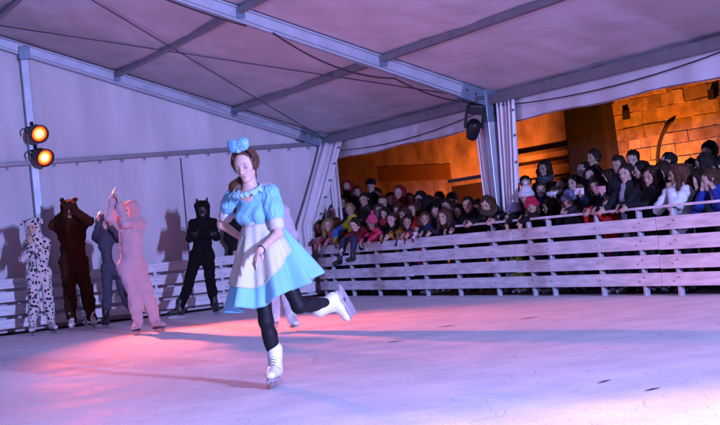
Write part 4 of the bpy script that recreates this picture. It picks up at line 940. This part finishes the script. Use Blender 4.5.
    if top in ('redscarf', 'whitescarf', 'scarf', 'fur', 'parka'):
        G = Fig(); c0 = J['neck']+sp*.025*H/1.7
        ring = [c0+(rd*math.cos(a_)+f*math.sin(a_))*(.085*g if top not in ('fur', 'parka') else .115*g)+sp*(.02*math.sin(a_*2+i)-.02*math.sin(a_)) for a_ in np.linspace(0, 2*math.pi, 13)]
        G.chain(ring, [.040*g if top not in ('fur', 'parka') else .05*g]*13, 0, .03)
        if top in ('whitescarf', 'scarf', 'redscarf'): G.add(ring[3], ring[3]-U*.16*g+f*.04, .04*g, .035*g, 0, .03)
        sm_ = dict(redscarf=mat('red_scarf', (.38, .02, .03), .9, bump=.5, bscale=50), whitescarf=mat('white_scarf', (.65, .64, .68), .9, bump=.5, bscale=50), scarf=fur_mat('checked_scarf', (.04, .04, .06), (.30, .32, .36), 45, .3), fur=fur_mat('grey_fur', (.16, .14, .15), bump=1.), parka=fur_mat('brown_fur_trim', (.10, .06, .04), bump=1.))[top]
        piece(G, 'scarf' if 'scarf' in top else 'fur_collar', sm_, .013, lambda p, m: .007*wob(p, 55 if top in ('fur', 'parka') else 25, i))
    return t, J
CROWD = [
    ((0.9, 1.563, 1.842), 'A', 'short', 'dark', 'black', 'down', 'navy', 'man with short dark hair half hidden by the slanting curtain'),
    ((0.8, 0.907, 1.818), 'K', 'hood', 'maroon', 'maroon', 'down', 'navy', 'child in a maroon hood beside the man at the slanting curtain'),
    ((0.6, 0.138, 1.688), 'K', 'bob', 'brown', 'blue', 'down', 'navy', 'child with a brown bob in a blue coat below the man in the cap'),
    ((1.0, 0.364, 1.779), 'A', 'cap', 'black', 'black', 'down', 'navy', 'man in a black cap standing at the back left of the crowd'),
    ((0.4, -0.487, 1.523), 'A', 'short', 'dark', 'olive', 'down', 'black', 'dark-haired man in an olive jacket just below the man in the cap'),
    ((0.5, -0.964, 1.434), 'A', 'crop', 'brown', 'dark', 'down', 'black', 'man with cropped hair between the cap wearer and the maroon hood'),
    ((-0.38, -1.493, 1.359), 'K', 'short', 'blond', 'yellow', 'over', 'navy', 'fair-haired boy in a yellow jacket with blue sleeves reaching over the fence'),
    ((0.05, -1.845, 1.239), 'K', 'bob', 'dark', 'redscarf', 'down', 'navy', 'dark-haired child with red scarf above the pink hat'),
    ((0.7, -1.18, 1.568), 'W', 'hood', 'maroon', 'maroon', 'down', 'black', 'woman in a maroon hooded coat standing high at the back'),
    ((-0.05, -0.225, 1.391), 'A', 'bob', 'brown', 'dark', 'down', 'navy', 'brown-haired figure in dark clothes next to the tied-back curtain'),
    ((-0.42, -0.4, 1.146), 'K', 'long', 'brown', 'rose', 'over', 'navy', 'girl in rose at the fence end nearest the tent corner'),
    ((-0.45, -0.778, 1.163), 'K', 'long', 'blond', 'pink2', 'over', 'navy', 'pale girl in a faded pink jacket draped over the fence end'),
    ((-0.15, -0.496, 1.167), 'K', 'short', 'ginger', 'orange', 'down', 'navy', 'child in an orange-red coat squeezed in behind the pale girl'),
    ((-0.4, -1.918, 1.038), 'K', 'bob', 'dark', 'black', 'rail', 'black', 'small child in black beside the boy sitting on the fence'),
    ((-0.45, -2.338, 1.115), 'K', 'beanie', 'pink', 'pink', 'over', 'navy', 'child in a pink hat and bright pink coat hanging arms over the fence'),
    ((-0.42, -2.934, 1.126), 'K', 'short', 'brown', 'amber', 'rail', 'navy', 'boy in a black and amber patterned jacket leaning on the fence'),
    ((-0.3, 0.415, 1.02), 'K', 'beanie', 'grey', 'dark', 'rail', 'black', 'small dark figure in a grey hat at the very corner of the fence'),
    ((0.5, -2.21, 1.416), 'W', 'long', 'black', 'whitescarf', 'down', 'black', 'woman with black hair and a white scarf under the wide ochre shade band'),
    ((0.35, -2.771, 1.328), 'W', 'bob', 'black', 'black', 'down', 'black', 'dark figure with face turned away right of the white scarf'),
    ((0.1, -2.669, 1.248), 'W', 'bob', 'brown', 'dark', 'down', 'navy', 'round-faced woman with brown hair between the two back-row dark figures'),
    ((0.55, -2.707, 1.363), 'A', 'short', 'brown', 'dark', 'down', 'black', 'brown-haired man at the back left of the dark doorway'),
    ((0.15, -3.574, 1.234), 'W', 'bob', 'dark', 'fur', 'down', 'black', 'dark-haired woman with a grey fur collar below the doorway'),
    ((-0.36, -3.818, 1.088), 'K', 'bob', 'brown', 'navyj', 'rail', 'navy', 'girl in navy seen in profile with one white mitten on the fence'),
    ((-0.3, -4.255, 1.087), 'T', 'long', 'chestnut', 'dark', 'rail', 'black', 'girl with long chestnut hair leaning left of the woman in black'),
    ((-0.2, -4.763, 1.216), 'W', 'short', 'black', 'black', 'rail', 'black', 'woman with short black hair and black coat in profile left of the post'),
    ((-0.32, -5.437, 1.183), 'T', 'long', 'brown', 'parka', 'rail', 'black', 'girl in a black parka with fur hood in front of the pale curtain'),
    ((-0.4, -3.381, 1.071), 'K', 'bob', 'dark', 'teal', 'rail', 'navy', 'dark-haired child in a teal jacket with both hands on the top plank'),
    ((-0.36, -3.585, 0.955), 'K', 'beanie', 'red', 'redj', 'rail', 'navy', 'small child in a red hat and red jacket peeking over the fence'),
    ((0.2, -2.009, 1.28), 'K', 'short', 'brown', 'dark', 'down', 'navy', 'child in dark clothes directly below the maroon hooded woman'),
    ((0.6, -5.034, 1.425), 'T', 'short', 'dark', 'dark', 'down', 'black', 'dark-haired boy at the back right of the pale curtain'),
    ((0.9, -5.068, 1.609), 'W', 'long', 'dark', 'scarf', 'down', 'black', 'tall young woman with long dark hair and patterned scarf before the ledge'),
    ((-0.05, -5.967, 1.231), 'W', 'beanie', 'white', 'black', 'rail', 'black', 'woman in a white knit hat looking left beside the curtain'),
    ((-0.42, -6.626, 1.09), 'K', 'beanie', 'red2', 'black', 'over', 'navy', 'girl in a red knit hat leaning right over the top rail'),
    ((0.15, -6.328, 1.203), 'W', 'headband', 'brown', 'maroon', 'down', 'black', 'woman with a white headband and dark red coat behind the knit hats'),
    ((0.7, -5.729, 1.323), 'A', 'crop', 'dark', 'dark', 'down', 'black', 'dim figure at the back left of the dark buttress'),
    ((0.6, -6.142, 1.339), 'W', 'long', 'black', 'black', 'down', 'black', 'dim woman with black hair in front of the dark buttress'),
    ((-0.3, -7.245, 1.114), 'K', 'beanie', 'bluegrey', 'dark', 'chin', 'black', 'boy in a blue-grey knit hat with a hand at his mouth'),
    ((-0.3, -6.006, 1.041), 'K', 'beanie', 'lavender', 'dark', 'rail', 'yellowgreen', 'small child in a lavender hat just right of the curtained post'),
    ((1.2, -5.805, 1.673), 'T', 'short', 'dark', 'black', 'down', 'black', 'boy in a black jacket standing highest in front of the buttress'),
    ((0.6, -6.524, 1.412), 'W', 'bob', 'black', 'black', 'down', 'black', 'shadowed figure between the highest boy and the raised phones'),
    ((-0.1, -7.558, 1.257), 'W', 'long', 'dark', 'navyj', 'phone', 'black', 'woman in dark blue holding up two phones'),
    ((-0.28, -8.355, 1.346), 'T', 'bun', 'dark', 'blackzip', 'rail', 'navy', 'girl with tied-back hair in an open black jacket and grey top at the rail'),
    ((0.5, -7.226, 1.497), 'T', 'short', 'dark', 'dark', 'down', 'black', 'boy half hidden behind the girl in the open black jacket'),
    ((1.0, -6.897, 1.557), 'A', 'short', 'black', 'dark', 'down', 'black', 'person with black hair standing behind the girl in the open jacket'),
    ((-0.25, -8.748, 1.277), 'T', 'long', 'dkbrown', 'black', 'rail', 'black', 'girl with very long dark brown hair gazing down at the ice'),
    ((0.8, -7.803, 1.461), 'T', 'crop', 'black', 'dark', 'down', 'black', 'boy with black hair standing back between two long-haired girls'),
    ((-0.32, -9.264, 1.261), 'T', 'long', 'chestnut', 'whitepuff', 'mouth', 'navy', 'girl in a white padded jacket with hands at her mouth'),
    ((-0.34, -9.79, 1.167), 'T', 'short', 'brown', 'bluej', 'cheek', 'navy', 'boy in a blue jacket propping his cheeks on both hands'),
    ((0.4, -8.868, 1.367), 'T', 'bob', 'dark', 'dark', 'down', 'black', 'dim dark-haired child just behind the boy in blue'),
    ((1.0, -8.311, 1.519), 'A', 'curly', 'black', 'black', 'down', 'black', 'tall person with curly black hair at the right edge of the back row'),
    ((0.3, 0.154, 1.523), 'W', 'bob', 'dark', 'dark', 'down', 'black', 'dark figure squeezed between the curtain and the olive-jacketed man'),
    ((1.1, 0.364, 1.613), 'A', 'short', 'black', 'dark', 'down', 'black', 'shadowed man just right of the man in the black cap'),
    ((1.0, -0.324, 1.503), 'W', 'long', 'dark', 'dark', 'down', 'black', 'shadowed woman left of the high maroon hood'),
    ((0.9, -1.132, 1.44), 'A', 'crop', 'dark', 'black', 'down', 'black', 'shadowed man right of the high maroon hood'),
    ((0.7, -2.839, 1.326), 'A', 'cap', 'black', 'dark', 'down', 'black', 'man in a dark cap against the dark doorway'),
    ((-0.05, -4.258, 1.137), 'K', 'bob', 'black', 'black', 'down', 'black', 'child in black half hidden left of the woman in profile'),
    ((0.15, -4.45, 1.165), 'W', 'long', 'dark', 'dark', 'down', 'black', 'dark-haired woman directly behind the girl in the fur-hooded parka'),
    ((-0.02, -3.563, 1.175), 'K', 'short', 'dark', 'dark', 'down', 'black', 'boy in dark clothes behind the girl with the white mitten'),
    ((-0.08, -2.698, 1.185), 'K', 'bob', 'brown', 'maroon', 'down', 'navy', 'brown-haired child in dark red behind the teal jacket'),
    ((0.12, -1.519, 1.3), 'W', 'long', 'brown', 'dark', 'down', 'black', 'long-haired woman behind the child in the pink hat'),
    ((0.25, -5.082, 1.241), 'W', 'bob', 'black', 'dark', 'down', 'black', 'dark figure close to the right edge of the pale curtain'),
    ((0.35, -5.741, 1.308), 'K', 'short', 'brown', 'navyj', 'down', 'black', 'boy below the tall young woman with the patterned scarf'),
    ((-0.2, -6.674, 1.069), 'K', 'bob', 'dark', 'dark', 'rail', 'black', 'child in dark clothes between the red knit hat and the white headband'),
    ((0.15, -6.937, 1.248), 'T', 'long', 'black', 'dark', 'down', 'black', 'shadowed girl between the blue-grey knit hat and the raised phones'),
    ((0.45, -7.064, 1.34), 'W', 'bob', 'dkbrown', 'dark', 'down', 'black', 'dark-haired woman above the right-hand phone'),
    ((0.35, -7.84, 1.38), 'T', 'short', 'black', 'dark', 'down', 'black', 'boy in shadow between the open jacket and the very long hair'),
    ((0.25, -8.338, 1.333), 'T', 'bob', 'dkbrown', 'dark', 'down', 'black', 'girl in shadow left of the white padded jacket'),
    ((0.6, -8.43, 1.335), 'W', 'long', 'black', 'black', 'down', 'black', 'woman with black hair behind the white padded jacket'),
    ((0.05, -9.111, 1.182), 'T', 'long', 'dark', 'dark', 'rail', 'black', 'girl in dark clothes between the white padded jacket and the boy in blue'),
    ((1.0, -5.823, 1.509), 'A', 'crop', 'black', 'black', 'down', 'black', 'dim figure against the buttress left of the highest boy'),
    ((-0.12, -8.357, 1.163), 'K', 'bob', 'brown', 'dark', 'rail', 'black', 'small child at the rail between the open jacket and the very long hair'),
    ((0.5, -8.992, 1.304), 'A', 'short', 'black', 'dark', 'down', 'black', 'dark-haired man cut by the right edge of the picture'),
    ((-0.38, -8.116, 1.006), 'K', 'short', 'brown', 'redj', 'rail', 'navy', 'small child in red peering between the rail and top plank'),
]
for i, row in enumerate(CROWD):
    t, J = crowd_person(i, *row)
    if row[5] == 'phone':
        for s, lab, m in (('R', 'phone with a bright whitish case, left of the two held up', (.75, .75, .80)), ('L', 'phone with a pink case, right of the two held up', (.75, .35, .42))):
            p = J['wr'+s]+V(-.03, 0, .085); ph = empty('smartphone', tuple(p), R(8)); tag(ph, lab, 'phone', 'phones filming the show')
            MB().box((-.005, -.075, -.037), (.005, .075, .037)).build('case', mat('phone_case_'+s, m, .4), ph, bevel=.006)
            MB().box((.0052, -.068, -.031), (.0075, .068, .031)).build('screen', mat('phone_screen', (.02, .02, .03), .1, emit=((.35, .35, .6), .6)), ph)
            MB().tube([(-.0052, .05, .018), (-.008, .05, .018)], .009, 8).build('camera_lens', M_BLACK, ph)
# the boy sitting on the fence with his legs over the ice side
t = empty('person', (-.52, -2.0, 0)); tag(t, 'dark-haired boy in maroon sitting on the fence, boots dangling over the ice side', 'person', 'spectators behind the fence')
f = V(-.97, -.2, 0); f /= np.linalg.norm(f); rd = V(f[1], -f[0], 0)
hc = V(-.58, -2.02, 1.12)-V(-.52, -2.0, 0); bx = V(-.52, -2.0, 0)
J = {k: v-bx for k, v in joints(hipL=(-.40, -2.06, .93), hipR=(-.40, -1.92, .93), knL=(-.72, -2.20, .90), knR=(-.72, -1.84, .88), anL=(-.77, -2.22, .64), anR=(-.78, -1.76, .60), shL=(-.50, -2.14, 1.01+.0), shR=(-.50, -1.88, 1.02), neck=(-.54, -2.01, 1.05), elL=(-.62, -2.22, .92), elR=(-.64, -1.80, .93), wrL=(-.74, -2.12, .88), wrR=(-.76, -1.80, .80)).items()}
for k in ('hipL', 'hipR'): J[k][2] = .90
F = Fig(); limb_body(F, J, .72, f, (.018, .014, .008), (0, 1, 2, 3)); hB = basis(math.pi/2+R(25), R(-14)); head_prims(F, hc, hB, .205, 0, J['neck'], .035, child=True)
for s, q in (('L', -1), ('R', 1)):
    a = J['an'+s]; F.add(a+V(0, 0, .06), a-V(0, 0, .03), .042, .042, 3, .01); F.add(a-V(0, 0, .035), a-V(0, 0, .05)+f*.11, .040, .034, 3, .02)
    hand_prims(F, J['wr'+s], V(-.3, 0, -.9), V(1, 0, 0), q, 0, .0078, .4, k=.012)
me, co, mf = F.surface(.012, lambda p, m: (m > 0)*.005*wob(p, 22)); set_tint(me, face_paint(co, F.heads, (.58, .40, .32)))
finish(me, mf, [SKIN, topm('maroon'), legm('navy'), M_SHOES[0]], 'body', t)
G = Fig(); h = lambda x, y, z: hc+hB@(V(x, y, z)*.205)
G.add(h(0, -.10, .17), h(0, -.08, .15), .392*.205, None, 0, .03, ((hB[:, 1], 1.06),)); G.add(h(0, -.25, .0), h(0, -.25, -.15), .27*.205, .2*.205, 0, .04); G.add(h(0, .40, -.14), h(0, .46, -.1), .06, .06, 0, .03, (), True)
me, co, mf = G.surface(.012, lambda p, m: .004*wob(p, 40)); finish(me, mf, [hairm('dark')], 'hair', t)
# a dark-clothed helper standing behind the end fence, mostly hidden by the main skater
t = empty('person', (-1.82, -.16, 0)); tag(t, 'dark-clothed person behind the end fence between the black cat and the skater in blue', 'person')
J = joints(hipL=(.10, .0, .86), hipR=(-.06, 0, .86), knL=(.10, -.01, .47), knR=(-.06, -.01, .47), anL=(.10, 0, .07), anR=(-.07, 0, .07), shL=(.18, 0, 1.36), shR=(-.13, 0, 1.36), neck=(.02, 0, 1.44), elL=(.20, -.02, 1.10), elR=(-.16, -.02, 1.10), wrL=(.14, -.05, .92), wrR=(-.10, -.05, .92))
F = Fig(); limb_body(F, J, 1.0, (0, -1, 0), (.03, .02, .01), (0, 1, 1, 1)); hc = V(.02, -.02, 1.56); hB = basis(math.pi-R(40), 0); head_prims(F, hc, hB, .225, 0, J['neck'])
for s, q in (('L', -1), ('R', 1)): hand_prims(F, J['wr'+s], V(0, -.2, -1), V(-q*-1., 0, 0), q, 0, .0085, .4); F.add(J['an'+s]-V(0, 0, .03), J['an'+s]+V(0, -.12, -.035), .04, .034, 1, .02)
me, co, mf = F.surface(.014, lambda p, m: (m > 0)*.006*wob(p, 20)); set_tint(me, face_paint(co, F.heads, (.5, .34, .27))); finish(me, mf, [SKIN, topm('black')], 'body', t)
G = Fig(); h = lambda x, y, z: hc+hB@(V(x, y, z)*.225); G.add(h(0, -.10, .17), h(0, -.08, .15), .39*.225, None, 0, .03); G.add(h(0, .40, -.14), h(0, .46, -.1), .065, .065, 0, .03, (), True)
me, co, mf = G.surface(.012, None); finish(me, mf, [hairm('black')], 'hair', t)
